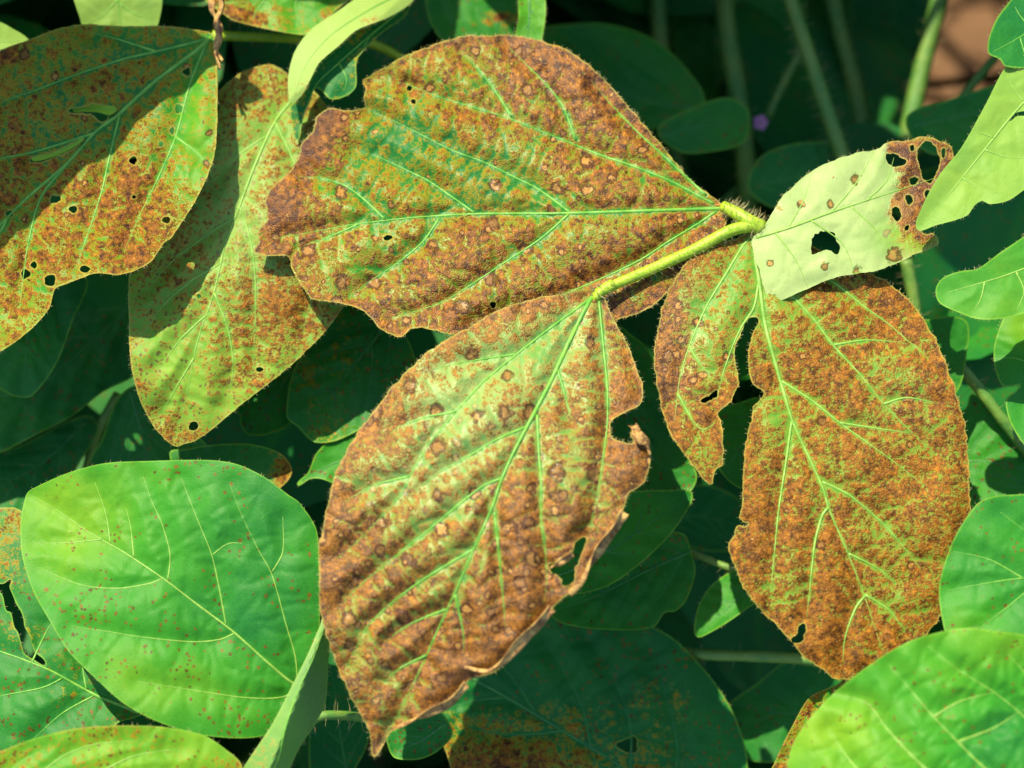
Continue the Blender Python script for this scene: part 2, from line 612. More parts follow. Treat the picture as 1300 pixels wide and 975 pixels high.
        self.V, self.F, self.n = np.vstack([top, bot]), F, n
        # colour fields
        dt = segdist(vs, *self.tsegs) if self.tsegs is not None else np.full(n, 99.0)
        ve = np.maximum(veinfield(vs, [self.midrib] + self.veins, 5.5, 4.8), 0.48 * np.exp(-(dt / 2.6)**2))
        dE = segdist(vs, RA, RB)
        eg = np.exp(-(dE / edge_w)**2)

        def field(v0, blobs, sc=1.0):
            q = np.full(n, float(v0))
            for (cx, cy, r1, r2, a_) in blobs:
                q += a_ * np.exp(-((vs[:, 0] - cx) / r1)**2 - ((vs[:, 1] - cy) / r2)**2)
            return q
        ru = field(rust, rustb)
        if rust or rustb:
            ru += 0.35 * vnoise(vs[:, 0], vs[:, 1], 70, self.seed) + edge_rust * np.exp(-(dE / 16)**2)
        self.attrs = dict(vein=ve, edge=eg, rust=np.clip(ru, 0, 2), fresh=field(fresh, freshb), speck=np.clip(field(speck, speckb), 0, 2),
                          pale=np.clip(field(pale, paleb), 0, 1), lesion=np.clip(field(lesion, lesb), 0, 2))
        self.uv = np.column_stack([vs / 100.0 + self.seed * 13.7, np.full(n, self.seed * 3.1)])

    def depth(self, xy):
        p = self.p
        xy = np.asarray(xy, float)
        d = xy - self.base
        u = d @ self.ax / self.L
        v = d @ self.nx
        z0, zm, z1 = p['z']
        z = z0 * (1 - u) * (1 - 2 * u) + 4 * zm * u * (1 - u) + z1 * u * (2 * u - 1)
        uc = np.clip(u, -0.2, 1.2)
        z = z0 + (z1 - z0) * uc + 4 * (zm - 0.5 * (z0 + z1)) * uc * (1 - uc)
        z = z + p['roll'] * v + p['cup'] * np.abs(v)
        for (cx, cy, r, a) in p['bend']:
            z = z + a * np.exp(-((xy[:, 0] - cx)**2 + (xy[:, 1] - cy)**2) / r**2)
        dv = segdist(xy, *self.segs)
        z = z - p['relief'] * (1 - np.exp(-(dv / 15.0)**2))
        if self.tsegs is not None:
            dt = segdist(xy, *self.tsegs)
            z = z + 0.22 * p['relief'] * np.exp(-(dt / 4.5)**2)
        z = z + p['wave'] * vnoise(xy[:, 0], xy[:, 1], 85, self.seed) + 0.30 * p['relief'] * vnoise(xy[:, 0], xy[:, 1], 17, self.seed + 1)
        if p['curl']:
            dE = segdist(xy, self.RA, self.RB)
            z = z + p['curl'] * np.exp(-(dE / 14)**2) * (0.5 + vnoise(xy[:, 0], xy[:, 1], 40, self.seed + 5))
        return z

    def build(self, name, parent, org, label=None, vein_r=(3.0, 1.7), hairs=0, vmat=None, hl=(2.5, 5.5), blade_parent=None):
        o = mesh_obj(name, self.V, self.F, M_LEAF, parent, org)
        if label:
            o['label'] = label
        me = o.data
        n = self.n
        a = me.attributes.new('spot', 'FLOAT_VECTOR', 'POINT')
        a.data.foreach_set('vector', np.vstack([self.uv, self.uv]).ravel())
        for k, v in self.attrs.items():
            if k == 'pale':
                w = np.concatenate([v, np.ones(n)])
            elif k in ('vein', 'edge', 'fresh', 'lesion'):
                w = np.concatenate([v, v])
            else:
                w = np.concatenate([v, v * 0.7])
            me.attributes.new(k, 'FLOAT', 'POINT').data.foreach_set('value', w.astype(np.float32))
        me.set_sharp_from_angle(angle=math.radians(55))
        host = o if blade_parent is None else blade_parent
        hp = o if blade_parent is None else parent
        for i, ln in enumerate([self.midrib] + self.veins):
            C2 = resample(ln, 5)
            ins = inside(C2, self.ring)
            for h in (self.RA,):
                pass
            keep = np.where(ins)[0]
            if len(keep) < 4:
                continue
            C2 = C2[keep[0]:keep[-1] + 1]
            r0 = vein_r[0] if i == 0 else vein_r[1]
            t = np.linspace(0, 1, len(C2))
            R = r0 * (1 - t**1.25) * (0.9 + 0.25 * vnoise(t * 200, t * 0, 17, self.seed + i)) + 0.2
            zz = self.depth(C2) + 0.05 * R
            V, F = tube(place(np.column_stack([C2, zz])), R * S, 7, 0.7)
            mesh_obj('midrib' if i == 0 else 'vein', V, F, vmat or M_VEIN, hp, org)
        if hairs:
            idx = [rnd.randrange(len(self.ring)) for _ in range(hairs)]
            p2 = self.ring[idx]
            zz = self.depth(p2)
            P = place(np.column_stack([p2, zz]))
            nx = self.ring[(np.array(idx) + 1) % len(self.ring)] - self.ring[np.array(idx) - 1]
            nrm = np.stack([nx[:, 1], -nx[:, 0]], 1)
            nrm /= np.maximum(np.linalg.norm(nrm, axis=1), 1e-6)[:, None]
            c = inside(p2 + nrm * 3, self.ring)
            nrm[c] *= -1
            dr = nrm[:, :1] * RIGHT - nrm[:, 1:] * UP + np.random.RandomState(self.seed).uniform(-0.6, 0.6, (hairs, 1)) * FWD
            tn = nx / np.maximum(np.linalg.norm(nx, axis=1), 1e-6)[:, None]
            sw = np.random.RandomState(self.seed + 1).uniform(-0.7, 0.7, (hairs, 1))
            dr = dr + sw * (tn[:, :1] * RIGHT - tn[:, 1:] * UP)
            dr /= np.linalg.norm(dr, axis=1)[:, None]
            V, F = hair_mesh(P, dr, [rnd.uniform(*hl) * S for _ in idx], 0.28 * S)
            mesh_obj('hairs', V, F, M_HAIR, hp, org, kind='stuff')
        return o


def single(leaf, label, name='soybean_leaf', cat='leaf', group=None, **kw):
    """a leaf seen as one blade: an Empty at its base with blade, midrib, veins, hairs"""
    org = place([[leaf.base[0], leaf.base[1], float(leaf.depth(leaf.base[None])[0])]])[0]
    e = empty(name, org, label, cat, group)
    leaf.build('blade', e, org, blade_parent=e, **kw)
    return e


def stalk(name, pts, r, mat, parent=None, org=None, sides=9, hairs=0, hl=(8, 16), tilt=True, flat=1.0, **tags):
    """pts: (x, y, depth) polyline, r: (r0, r1) in picture units"""
    C = resample(pts, 6)
    t = np.linspace(0, 1, len(C))
    R = r[0] + (r[1] - r[0]) * t
    R = R * (1 + 0.10 * vnoise(t * 300, t * 0 + 5, 23, len(C)))
    Wd = place(C, tilt)
    V, F = tube(Wd, R * S, sides, flat)
    o = mesh_obj(name, V, F, mat, parent, org, **tags)
    if hairs:
        ii = [rnd.randrange(1, len(C) - 1) for _ in range(hairs)]
        P, dd = [], []
        for i in ii:
            T = Wd[i + 1] - Wd[i - 1]
            T /= np.linalg.norm(T)
            q = np.array([rnd.gauss(0, 1) for _ in range(3)])
            q -= T * (q @ T)
            q /= np.linalg.norm(q)
            P.append(Wd[i] + q * R[i] * S * 0.95)
            q = q + T * rnd.uniform(-0.5, 0.2)
            dd.append(q / np.linalg.norm(q))
        V, F = hair_mesh(P, dd, [rnd.uniform(*hl) * S for _ in ii], 0.30 * S)
        mesh_obj('hairs', V, F, M_HAIR, o if parent is not None or True else None, org if parent is not None else None, kind='stuff')
    return o


# ------------------------------------------------------------------ the ground
def soil():
    n = 90
    ax = np.sign(np.linspace(-1, 1, n)) * np.abs(np.linspace(-1, 1, n))**3 * 30
    gx, gy = np.meshgrid(ax, ax)
    z = 0.02 * vnoise(gx, gy, 0.11, 1) + 0.01 * vnoise(gx, gy, 0.04, 2)
    V = np.stack([gx, gy + 0.4, z], -1).reshape(-1, 3)
    F = [(i * n + j, i * n + j + 1, (i + 1) * n + j + 1, (i + 1) * n + j) for i in range(n - 1) for j in range(n - 1)]
    mesh_obj('ground', V, F, M_SOIL, kind='structure')


soil()

# ------------------------------------------------------------------ the rusty three-leaflet leaf in the middle
A_OUT = [(920, 263), (900, 246), (879, 230), (858, 206), (841, 185), (823, 164), (799, 136), (781, 115), (757, 91), (739, 75),
         (719, 63), (687, 52), (652, 45), (614, 45), (579, 47), (544, 59), (509, 73), (485, 87), (467, 98), (460, 104), (464, 112),
         (462, 126), (463, 136), (438, 140), (419, 137), (402, 149), (396, 168), (384, 181), (378, 202), (363, 222), (342, 241),
         (336, 258), (339, 279), (327, 294), (328, 306), (323, 320), (345, 325), (366, 326), (371, 341), (377, 353), (387, 368),
         (397, 380), (418, 383), (445, 388), (464, 397), (477, 412), (493, 424), (506, 428), (515, 424), (522, 417), (541, 417),
         (572, 424), (620, 428), (700, 420), (760, 412), (785, 406), (809, 398), (830, 387), (848, 371), (872, 345), (900, 315), (922, 285)]
A_MID = [(918, 265), (850, 267), (720, 271), (600, 272), (520, 277), (450, 285), (400, 294), (345, 303)]
A_VEINS = [
    [(906, 259), (851, 230), (809, 213), (757, 195), (705, 174), (645, 150), (600, 136), (551, 121), (509, 105), (474, 102)],
    [(724, 270), (684, 241), (649, 223), (614, 206), (572, 190), (527, 167), (492, 150), (467, 139)],
    [(603, 271), (572, 249), (544, 230), (516, 216), (481, 200), (450, 190)],
    [(489, 279), (464, 255), (440, 237), (412, 227), (380, 224)],
    [(649, 148), (631, 119), (610, 91), (586, 66)],
    [(731, 178), (715, 136), (694, 108), (670, 84), (645, 59)],
    [(896, 248), (850, 205), (812, 170), (778, 135), (752, 104)],
    [(910, 268), (885, 285), (850, 306), (815, 329), (781, 346), (730, 368), (660, 395), (600, 412)],
    [(722, 272), (687, 303), (649, 328), (596, 363), (561, 384), (495, 405)],
    [(558, 277), (537, 307), (509, 331), (467, 359), (447, 374)],
    [(455, 285), (420, 300), (385, 312)]]
leafA = Leaf(A_OUT, A_MID, A_VEINS, z=(20, 22, 44), roll=0.05, cup=0.02, relief=11, step=2.7, rust=0.60, fresh=0.10, lesion=0.72,
             wave=16, rag=2.0, edge_rust=0.08, curl=6,
             holes=[[(519, 108), (523, 110), (522, 115), (517, 114)], [(523, 126), (527, 127), (527, 132), (522, 131)],
                    [(486, 302), (492, 299), (499, 301), (493, 305)], [(622, 385), (628, 384), (629, 390), (624, 391)]],
             rustb=[blob(385, 190, 34, 0.55), blob(350, 260, 30, 0.6), blob(420, 150, 22, 0.4), blob(800, 130, 60, 0.12), blob(700, 80, 90, 0.10),
                    blob(520, 185, 55, -0.30, 32), blob(600, 250, 70, -0.16, 22), blob(410, 330, 40, -0.12), blob(470, 230, 40, -0.14),
                    blob(750, 380, 130, 0.10, 40), blob(560, 400, 90, 0.12, 30)],
             freshb=[blob(520, 200, 90, -0.35), blob(420, 330, 70, 0.55), blob(780, 130, 50, 0.45), blob(790, 340, 120, -0.25, 60)],  # first blob paints the teal shade of the slope into the green
             lesb=[blob(700, 70, 80, 0.5), blob(620, 385, 130, 0.45, 40), blob(520, 190, 80, -0.4)])

B_OUT = [(757, 369), (750, 368), (718, 373), (666, 382), (624, 398), (593, 417), (572, 427), (544, 446), (516, 471), (495, 495), (474, 523),
         (457, 544), (440, 572), (426, 600), (417, 635), (412, 660), (405, 698), (405, 733), (406, 775), (415, 809), (422, 834), (436, 865),
         (450, 893), (467, 925), (471, 944), (474, 961), (485, 949), (495, 930), (503, 925), (523, 918), (548, 901), (579, 886), (590, 872), (598, 862),
         (621, 857), (645, 837), (670, 806), (694, 781), (708, 766), (722, 753), (734, 747), (741, 731), (750, 714), (767, 682), (788, 656), (794, 638),
         (797, 628), (816, 614), (825, 593), (825, 572), (819, 557), (808, 550), (804, 543), (800, 552), (803, 562), (790, 561), (777, 554), (775, 541),
         (779, 532), (795, 523), (812, 514), (816, 499), (811, 474), (799, 443), (785, 415), (774, 394), (767, 375)]
B_MID = [(758, 373), (750, 380), (725, 429), (701, 481), (677, 527), (652, 575), (635, 614), (626, 642), (603, 694), (579, 750), (558, 795), (541, 834),
         (523, 872), (505, 908), (482, 945)]
B_VEINS = [
    [(752, 378), (701, 415), (656, 450), (614, 485), (579, 523), (544, 565), (523, 600), (509, 628), (488, 652), (457, 684), (428, 710)],
    [(671, 541), (631, 558), (596, 579), (561, 598), (520, 630)],
    [(638, 607), (614, 617), (586, 638), (565, 656), (527, 687), (492, 715), (457, 743), (429, 771)],
    [(603, 697), (565, 719), (527, 743), (495, 768), (467, 795), (450, 827), (441, 846)],
    [(566, 774), (537, 785), (509, 799), (490, 815)], [(541, 832), (509, 848), (488, 865)],
    [(760, 378), (766, 439), (771, 492), (771, 537), (766, 579), (759, 628), (752, 656), (747, 680)],
    [(682, 527), (684, 572), (687, 614), (687, 656), (692, 698), (694, 740), (690, 767)],
    [(628, 650), (633, 698), (637, 740), (640, 774), (642, 799)], [(578, 755), (588, 802), (589, 830)],
    [(708, 470), (717, 500), (725, 532)], [(656, 450), (620, 455), (580, 462), (548, 470)], [(579, 523), (540, 530), (500, 545)],
    [(520, 605), (480, 615), (440, 635)]]
leafB = Leaf(B_OUT, B_MID, B_VEINS, z=(0, -14, 34), roll=-0.04, cup=-0.03, bend=[(650, 640, 240, -60)], relief=10.5, step=2.7, rust=0.66, fresh=0.35, lesion=1.1, pale=0.16, paleb=[blob(590, 490, 95, 0.42, 80), blob(540, 610, 80, 0.2, 40), blob(735, 430, 30, 0.25, 60)], wave=14, rag=2.4,  # first pale blob paints the sun sheen at upper left into the colour
             edge_rust=0.12, curl=12,
             holes=[[(697, 718), (710, 713), (722, 708), (728, 698), (731, 688), (743, 684), (737, 706), (730, 722), (728, 738), (716, 744), (712, 734), (702, 727)],
                    [(783, 655), (786, 653), (787, 657), (784, 659)]],
             rustb=[blob(600, 480, 95, -0.22, 80), blob(540, 600, 110, -0.14, 60), blob(700, 440, 45, -0.18), blob(500, 870, 60, 0.10), blob(660, 780, 80, 0.22, 80),
                    blob(440, 740, 60, 0.10), blob(590, 860, 60, 0.2)],
             freshb=[blob(600, 500, 120, 0.25, 110)],
             lesb=[blob(600, 470, 70, -0.55), blob(740, 480, 60, -0.3), blob(680, 720, 110, 0.45), blob(440, 780, 60, 0.4), blob(700, 650, 60, 0.3)])

C_OUT = [(957, 292), (942, 299), (925, 305), (905, 312), (880, 324), (865, 342), (850, 366), (840, 395), (834, 425), (830, 450), (834, 488), (839, 516),
         (851, 551), (872, 582), (889, 603), (903, 615), (906, 605), (910, 595), (918, 590), (919, 562), (916, 535), (912, 524), (928, 509), (938, 483),
         (932, 455), (935, 436), (943, 418), (952, 405), (963, 406), (956, 422), (950, 446), (951, 474), (957, 489), (970, 499), (958, 514), (955, 525), (950, 548),
         (945, 579), (943, 614), (942, 642), (938, 659), (950, 665), (936, 667), (932, 680), (924, 692), (932, 717), (942, 743), (962, 771), (983, 792), (1000, 809),
         (1021, 834), (1045, 851), (1063, 862), (1100, 860), (1150, 832), (1185, 795), (1210, 750), (1226, 690), (1232, 640), (1228, 562), (1220, 516), (1199, 457),
         (1185, 425), (1157, 384), (1129, 359), (1108, 347), (1060, 325), (1000, 300)]
C_MID = [(957, 296), (959, 330), (963, 352), (972, 415), (986, 467), (996, 502), (1007, 537), (1028, 583), (1045, 621), (1052, 645), (1073, 694), (1094, 747),
         (1108, 788), (1119, 823)]
C_VEINS = [
    [(962, 345), (985, 355), (1007, 377), (1035, 408), (1059, 440), (1094, 478), (1122, 513), (1157, 548), (1188, 576)],
    [(992, 484), (1031, 509), (1066, 537), (1101, 562), (1140, 590), (1174, 617)],
    [(1044, 612), (1077, 628), (1122, 666), (1150, 698), (1171, 726)],
    [(1077, 703), (1115, 722), (1136, 740)], [(1098, 755), (1129, 775), (1150, 802)],
    [(1010, 335), (1059, 359), (1094, 387), (1129, 412), (1153, 433), (1180, 455)],
    [(1059, 438), (1100, 432), (1150, 435)], [(1122, 513), (1150, 505), (1190, 512)], [(1066, 537), (1120, 545), (1160, 550)],
    [(955, 300), (945, 310), (921, 349), (896, 391), (875, 440), (863, 481), (856, 537)],
    [(963, 360), (957, 391), (942, 414), (928, 445), (917, 478), (909, 512)],
    [(1005, 535), (998, 586), (991, 631), (988, 652), (983, 705), (979, 750), (981, 775)],
    [(1052, 645), (1045, 652), (1035, 687), (1030, 729), (1026, 768), (1024, 785)],
    [(1098, 757), (1087, 771), (1073, 809), (1070, 844)], [(875, 440), (895, 470), (912, 475)], [(860, 500), (890, 545), (910, 535)]]
leafC = Leaf(C_OUT, C_MID, C_VEINS, z=(6, 2, 46), roll=-0.05, cup=0.03, relief=6, step=2.7, rust=0.70, fresh=0.75, lesion=0.34, pale=0.12, wave=14, rag=2.6, edge_rust=0.05, curl=7,
             holes=[[(1013, 796), (1021, 791), (1022, 803), (1017, 814), (1008, 815), (1004, 811), (1011, 806)],
                    [(889, 509), (900, 502), (910, 495), (911, 503), (903, 507), (893, 512)]],
             rustb=[blob(905, 390, 50, -0.28, 90), blob(965, 340, 30, -0.4), blob(895, 590, 30, -0.28), blob(1050, 400, 50, -0.15), blob(985, 520, 30, -0.2),
                    blob(1190, 600, 40, -0.18), blob(960, 700, 50, 0.18), blob(1100, 800, 60, 0.12)],
             freshb=[blob(910, 400, 60, -0.1, 100)], lesb=[blob(860, 430, 40, 0.8, 90), blob(1150, 500, 60, 0.25)])

org = place([[955, 287, 4]])[0]
tri = empty('trifoliate_leaf', org, 'large rust-browned leaf of three leaflets with green veins, joined by a yellow-green stalk', 'leaf')
leafA.build('leaflet', tri, org, 'broad rust-brown leaflet with ragged dark outer end and green veins', hairs=380, vein_r=(3.2, 1.8))
leafB.build('leaflet', tri, org, 'pointed glossy rust-brown leaflet with torn curling right margin', hairs=420, vein_r=(3.4, 1.9))
leafC.build('leaflet', tri, org, 'most heavily rusted brown leaflet, split by a long ragged tear', hairs=320, vein_r=(3.2, 1.9), vmat=M_VEIN_PALE)
pt = stalk('petiole', [(960, 286, -2), (930, 292, -4), (880, 318, -2), (820, 345, -6), (775, 364, -10), (757, 373, -9)], (8.5, 6.5), M_PET, tri, org, hairs=220, hl=(5, 11))
stalk('pulvinus', [(968, 290, 2), (952, 282, -3), (935, 271, 2), (918, 262, 12)], (11, 7.5), M_PET, tri, org, hairs=260, hl=(8, 16))
stalk('pulvinus', [(778, 362, -9), (762, 371, -13), (754, 382, -8)], (8.5, 5.5), M_PET, tri, org, hairs=120, hl=(6, 12))
stalk('petiole', [(960, 288, 2), (985, 300, 60), (1010, 330, 160), (1030, 350, 320), (1035, 340, 600)], (8, 9), M_PET, tri, org)

# curled dry strips along the torn margin of the middle leaflet
def ribbon(name, pts, w, twist, mat, parent, org):
    C = resample(pts, 3)
    Wd = place(C)
    T = np.gradient(Wd, axis=0)
    T /= np.linalg.norm(T, axis=1)[:, None]
    V, F = [], []
    n = len(C)
    for i in range(n):
        a = np.cross(T[i], -FWD)
        a /= np.linalg.norm(a)
        b = np.cross(a, T[i])
        t = i / (n - 1)
        th = twist * t + 0.5 * math.sin(9 * t)
        s = math.cos(th) * a + math.sin(th) * b
        q = -math.sin(th) * a + math.cos(th) * b
        ww = w * S * (0.55 + 0.45 * math.sin(math.pi * min(1, t * 1.2 + 0.15)))* (1 + 0.5 * float(vnoise(i * 3.0, 4.0, 11)))
        for x_ in (-1, -0.4, 0.3, 1):
            V.append(Wd[i] + s * ww * x_ + q * ww * 0.7 * x_ * x_)
        for x_ in (1, 0.3, -0.4, -1):
            V.append(Wd[i] + s * ww * x_ + q * (ww * 0.7 * x_ * x_ - 1.2 * S))
    for i in range(n - 1):
        for j in range(8):
            k = (j + 1) % 8
            F.append((i * 8 + j, i * 8 + k, (i + 1) * 8 + k, (i + 1) * 8 + j))
    F.append(tuple(range(8))[::-1])
    F.append(tuple((n - 1) * 8 + j for j in range(8)))
    return mesh_obj(name, V, F, mat, parent, org)

for pts, w_, tw in (([(792, 650, -3), (770, 678, -8), (750, 710, -10), (738, 735, -9), (722, 754, -3)], 8, 2.4),
                    ([(700, 772, -2), (668, 804, -8), (645, 832, -10), (620, 850, -10), (590, 846, -6)], 7, 1.5),
                    ([(803, 541, -4), (808, 553, -10), (819, 562, -9), (824, 578, -3)], 7, 1.2),
                    ([(726, 702, -2), (710, 714, -8), (699, 720, -5)], 5, 1.0),
                    ([(592, 868, -2), (565, 893, -9), (535, 908, -6), (505, 922, -2)], 6, 1.6)):
    P_ = np.array(pts, float)
    P_[:, 2] += leafB.depth(P_[:, :2])
    ribbon('curled_margin', P_, w_, tw, M_DRY, tri, org)

# ------------------------------------------------------------------ pale chewed leaf over the joint
D_OUT = [(954, 306), (957, 300), (966, 294), (973, 282), (989, 255), (1008, 236), (1027, 220), (1051, 207), (1088, 194), (1115, 189), (1124, 182), (1138, 179),
         (1156, 178), (1165, 174), (1178, 173), (1191, 178), (1206, 184), (1210, 200), (1200, 225), (1183, 250), (1172, 270), (1166, 288), (1174, 297),
         (1185, 296), (1192, 309), (1180, 316), (1164, 322), (1142, 333), (1110, 344), (1062, 352), (1021, 368), (978, 382), (967, 352), (957, 322)]
D_MID = [(960, 302), (1000, 290), (1060, 268), (1130, 245), (1190, 225)]
D_V = [[(985, 296), (1010, 330), (1025, 364)], [(1030, 280), (1070, 310), (1085, 346)], [(1080, 262), (1110, 290), (1140, 330)], [(1000, 290), (1020, 255), (1030, 222)],
       [(1055, 270), (1085, 235), (1110, 192)], [(1100, 255), (1125, 230), (1135, 200)]]
leafD = Leaf(D_OUT, D_MID, D_V, z=(-5, -18, -6), roll=0.02, cup=0.04, relief=3.5, step=2.6, rust=0.06, fresh=0.7, pale=1.0, lesion=0.95, wave=8, rag=1.6, curl=4,
             rustb=[blob(1178, 215, 36, 1.25, 48), blob(1140, 190, 16, 0.9), blob(1150, 265, 17, 0.9, 30), blob(1172, 300, 18, 0.5), blob(1135, 270, 10, 0.8), blob(1100, 250, 10, 0.45), blob(1090, 285, 8, 0.5), blob(1045, 330, 8, 0.4), blob(985, 262, 8, 0.5), blob(1060, 225, 8, 0.4)],
             paleb=[blob(1185, 215, 42, -1.6, 60), blob(1140, 190, 14, -0.8), blob(1172, 300, 30, -0.9), blob(1130, 300, 30, -0.5)],
             freshb=[blob(1160, 300, 40, 0.5)], lesb=[blob(1000, 340, 60, -0.3), blob(1080, 270, 60, 0.35)],
             holes=[[(1031, 303), (1037, 297), (1051, 293), (1059, 297), (1061, 305), (1065, 313), (1062, 323), (1053, 317), (1044, 318), (1032, 322)],
                    [(1124, 198), (1134, 194), (1144, 199), (1150, 206), (1141, 211), (1129, 208)],
                    [(1166, 187), (1173, 181), (1182, 180), (1190, 190), (1192, 205), (1187, 224), (1180, 232), (1171, 224), (1166, 208)],
                    [(1154, 228), (1161, 224), (1166, 228), (1162, 234), (1156, 234)], [(1132, 268), (1138, 263), (1143, 270), (1139, 281), (1134, 277)],
                    [(1150, 250), (1157, 248), (1158, 256), (1152, 259)], [(1174, 244), (1179, 241), (1181, 247), (1176, 252)], [(1155, 186), (1160, 184), (1161, 190), (1157, 192)], [(1148, 288), (1153, 286), (1153, 292), (1149, 293)], [(1196, 188), (1200, 190), (1199, 200), (1196, 198)]])
single(leafD, 'pale whitish-green leaf with chewed holes and a brown lacy end', hairs=160, vein_r=(2.0, 1.1), vmat=M_VEIN_PALE)

# ------------------------------------------------------------------ upper left leaves
E_OUT = [(270, 44), (244, 37), (209, 33), (157, 33), (105, 31), (70, 37), (35, 51), (0, 64), (-60, 100), (-120, 190), (-150, 290), (-140, 390), (-90, 445), (-40, 456),
         (0, 446), (35, 422), (62, 392), (71, 366), (94, 357), (122, 347), (153, 349), (188, 335), (209, 308), (216, 303), (244, 262), (265, 220), (274, 185), (276, 140), (275, 75)]
E_MID = [(269, 47), (251, 63), (195, 105), (150, 146), (122, 167), (87, 206), (35, 251), (0, 286), (-60, 350), (-110, 410)]
E_V = [[(266, 49), (209, 63), (157, 75), (105, 92), (52, 112), (0, 131), (-60, 165)], [(120, 169), (70, 185), (35, 195), (0, 202), (-80, 240)],
       [(262, 56), (241, 108), (223, 174), (199, 230), (178, 272), (157, 321)], [(152, 146), (140, 195), (129, 244), (112, 296), (98, 335)],
       [(88, 205), (52, 251), (35, 314), (25, 390)], [(200, 66), (150, 50), (110, 40)], [(10, 276), (-20, 340), (-30, 420)], [(223, 174), (245, 190), (262, 205)]]
def spot(x, y, r, e=1.0, a=0.0):
    return [(x + r * (math.cos(t + a) * e), y + r * math.sin(t + a) * (1 + 0.25 * math.sin(3 * t + x))) for t in [i * 1.0472 for i in range(6)]]
leafE = Leaf(E_OUT, E_MID, E_V, z=(46, 10, 30), roll=0.07, cup=-0.05, relief=9, step=3.0, rust=0.52, fresh=0.20, lesion=0.30, wave=18, rag=1.0, curl=5,
             rustb=[blob(120, 60, 120, -0.20, 30), blob(60, 160, 80, -0.18, 60), blob(150, 300, 90, 0.22, 60), blob(10, 420, 50, -0.22, 40), blob(250, 170, 22, -0.22, 100),
                    blob(10, 65, 20, 0.5), blob(90, 60, 60, 0.12)],
             freshb=[blob(60, 150, 110, -0.5, 90), blob(200, 60, 70, -0.3), blob(10, 430, 60, 0.7), blob(250, 180, 40, 0.6, 110), blob(160, 290, 80, 0.4)],  # first two blobs paint the teal shade of the upper half into the green
             holes=[spot(237, 91, 4.5), spot(227, 138, 6), spot(218, 166, 4.5, 0.8), spot(204, 183, 3.5), spot(169, 204, 5), spot(92, 266, 4, 1.3), spot(71, 253, 5.5, 1.3),
                    spot(211, 279, 4.5, 1.3), spot(12, 271, 4, 1.3), spot(33, 347, 6), spot(63, 356, 8, 0.9, 0.6), spot(42, 337, 4), spot(108, 342, 4.5, 1.5), spot(170, 250, 2.5),
                    [(88, 141), (104, 137), (119, 133), (135, 135), (147, 139), (138, 147), (129, 155), (118, 146), (104, 143)],
                    [(38, 203), (55, 197), (75, 191), (92, 182), (104, 176), (96, 186), (78, 196), (60, 203), (48, 206)]])
e = single(leafE, 'brown-spotted leaf with small holes, overlapping a lighter yellow-green leaf', hairs=160, vein_r=(3.4, 1.9))
EF = place([[269, 47, 40]])[0]

F_OUT = [(372, 100), (345, 82), (310, 90), (283, 110), (262, 140), (235, 190), (205, 240), (180, 295), (164, 349), (163, 370), (164, 422), (167, 467), (178, 509), (195, 541),
         (212, 560), (223, 567), (236, 563), (251, 558), (279, 537), (307, 513), (349, 481), (377, 457), (412, 422), (434, 392), (452, 350), (458, 290), (450, 220), (425, 150), (395, 112)]
F_MID = [(376, 108), (372, 125), (349, 155), (324, 209), (303, 265), (286, 310), (272, 370), (251, 432), (241, 481), (227, 548)]
F_V = [[(304, 262), (318, 305), (324, 352), (324, 405), (321, 474)], [(349, 155), (375, 210), (392, 280), (398, 360), (385, 420)], [(280, 335), (245, 355), (205, 390), (180, 430)],
       [(300, 275), (260, 300), (215, 335), (185, 370)], [(262, 400), (230, 430), (200, 470)], [(272, 372), (290, 420), (296, 470), (285, 515)], [(340, 172), (305, 195), (265, 235)],
       [(246, 455), (225, 490), (205, 525)]]
leafF = Leaf(F_OUT, F_MID, F_V, z=(96, 62, 96), roll=-0.05, cup=0.06, relief=7, step=3.0, rust=0.42, fresh=0.85, lesion=0.06, speck=0.55, wave=14, rag=1.0, curl=4, pale=0.12,
             rustb=[blob(360, 400, 60, 0.28, 50), blob(230, 330, 40, 0.12), blob(330, 170, 60, 0.10), blob(230, 480, 60, -0.28, 60), blob(200, 440, 40, -0.2), blob(310, 480, 25, 0.2, 15)],
             paleb=[blob(330, 270, 90, 0.25, 110)],
             holes=[spot(245, 541, 6, 1.1), spot(330, 469, 3, 1.6), spot(253, 376, 3)])
single(leafF, 'yellow-green leaf peppered with rust specks, half under a brown-spotted leaf', hairs=170, vein_r=(2.4, 1.5), vmat=M_VEIN_PALE)

# twisted pale leaf at the top
G_OUT = [(530, -25), (500, -20), (462, -8), (429, 14), (394, 38), (374, 66), (366, 96), (366, 118), (369, 130), (376, 128), (384, 119), (394, 101), (405, 80), (429, 59), (453, 38), (495, 21), (525, 0)]
leafG = Leaf(G_OUT, [(522, -14), (470, 12), (420, 45), (390, 80), (374, 120)], [], z=(80, 20, 20), cup=0.45, relief=2, step=3.0, rust=0.03, fresh=1.15, pale=0.55, wave=6,
             rustb=[blob(470, 25, 20, 0.45, 10), blob(385, 110, 12, 0.35)])
G2_OUT = [(520, 2), (495, 22), (453, 39), (429, 60), (405, 81), (394, 102), (384, 120), (372, 130), (368, 140), (371, 160), (377, 178), (383, 160), (386, 146), (394, 128), (402, 112),
          (420, 126), (439, 122), (452, 110), (453, 77), (467, 59), (485, 42), (515, 20)]
leafG2 = Leaf(G2_OUT, [(515, 8), (470, 45), (430, 80), (400, 110), (377, 172)], [[(470, 45), (462, 60), (455, 72)], [(430, 80), (440, 100), (436, 118)]], z=(84, 45, 55), cup=0.2, relief=4, step=3.0,
              rust=0.03, fresh=-0.25, wave=10, rustb=[blob(450, 45, 30, 0.25, 8)])
og = place([[522, -14, 80]])[0]
eg_ = empty('twisted_leaf', og, 'twisted leaf with a pale upturned underside and dark green hooked tip', 'leaf')
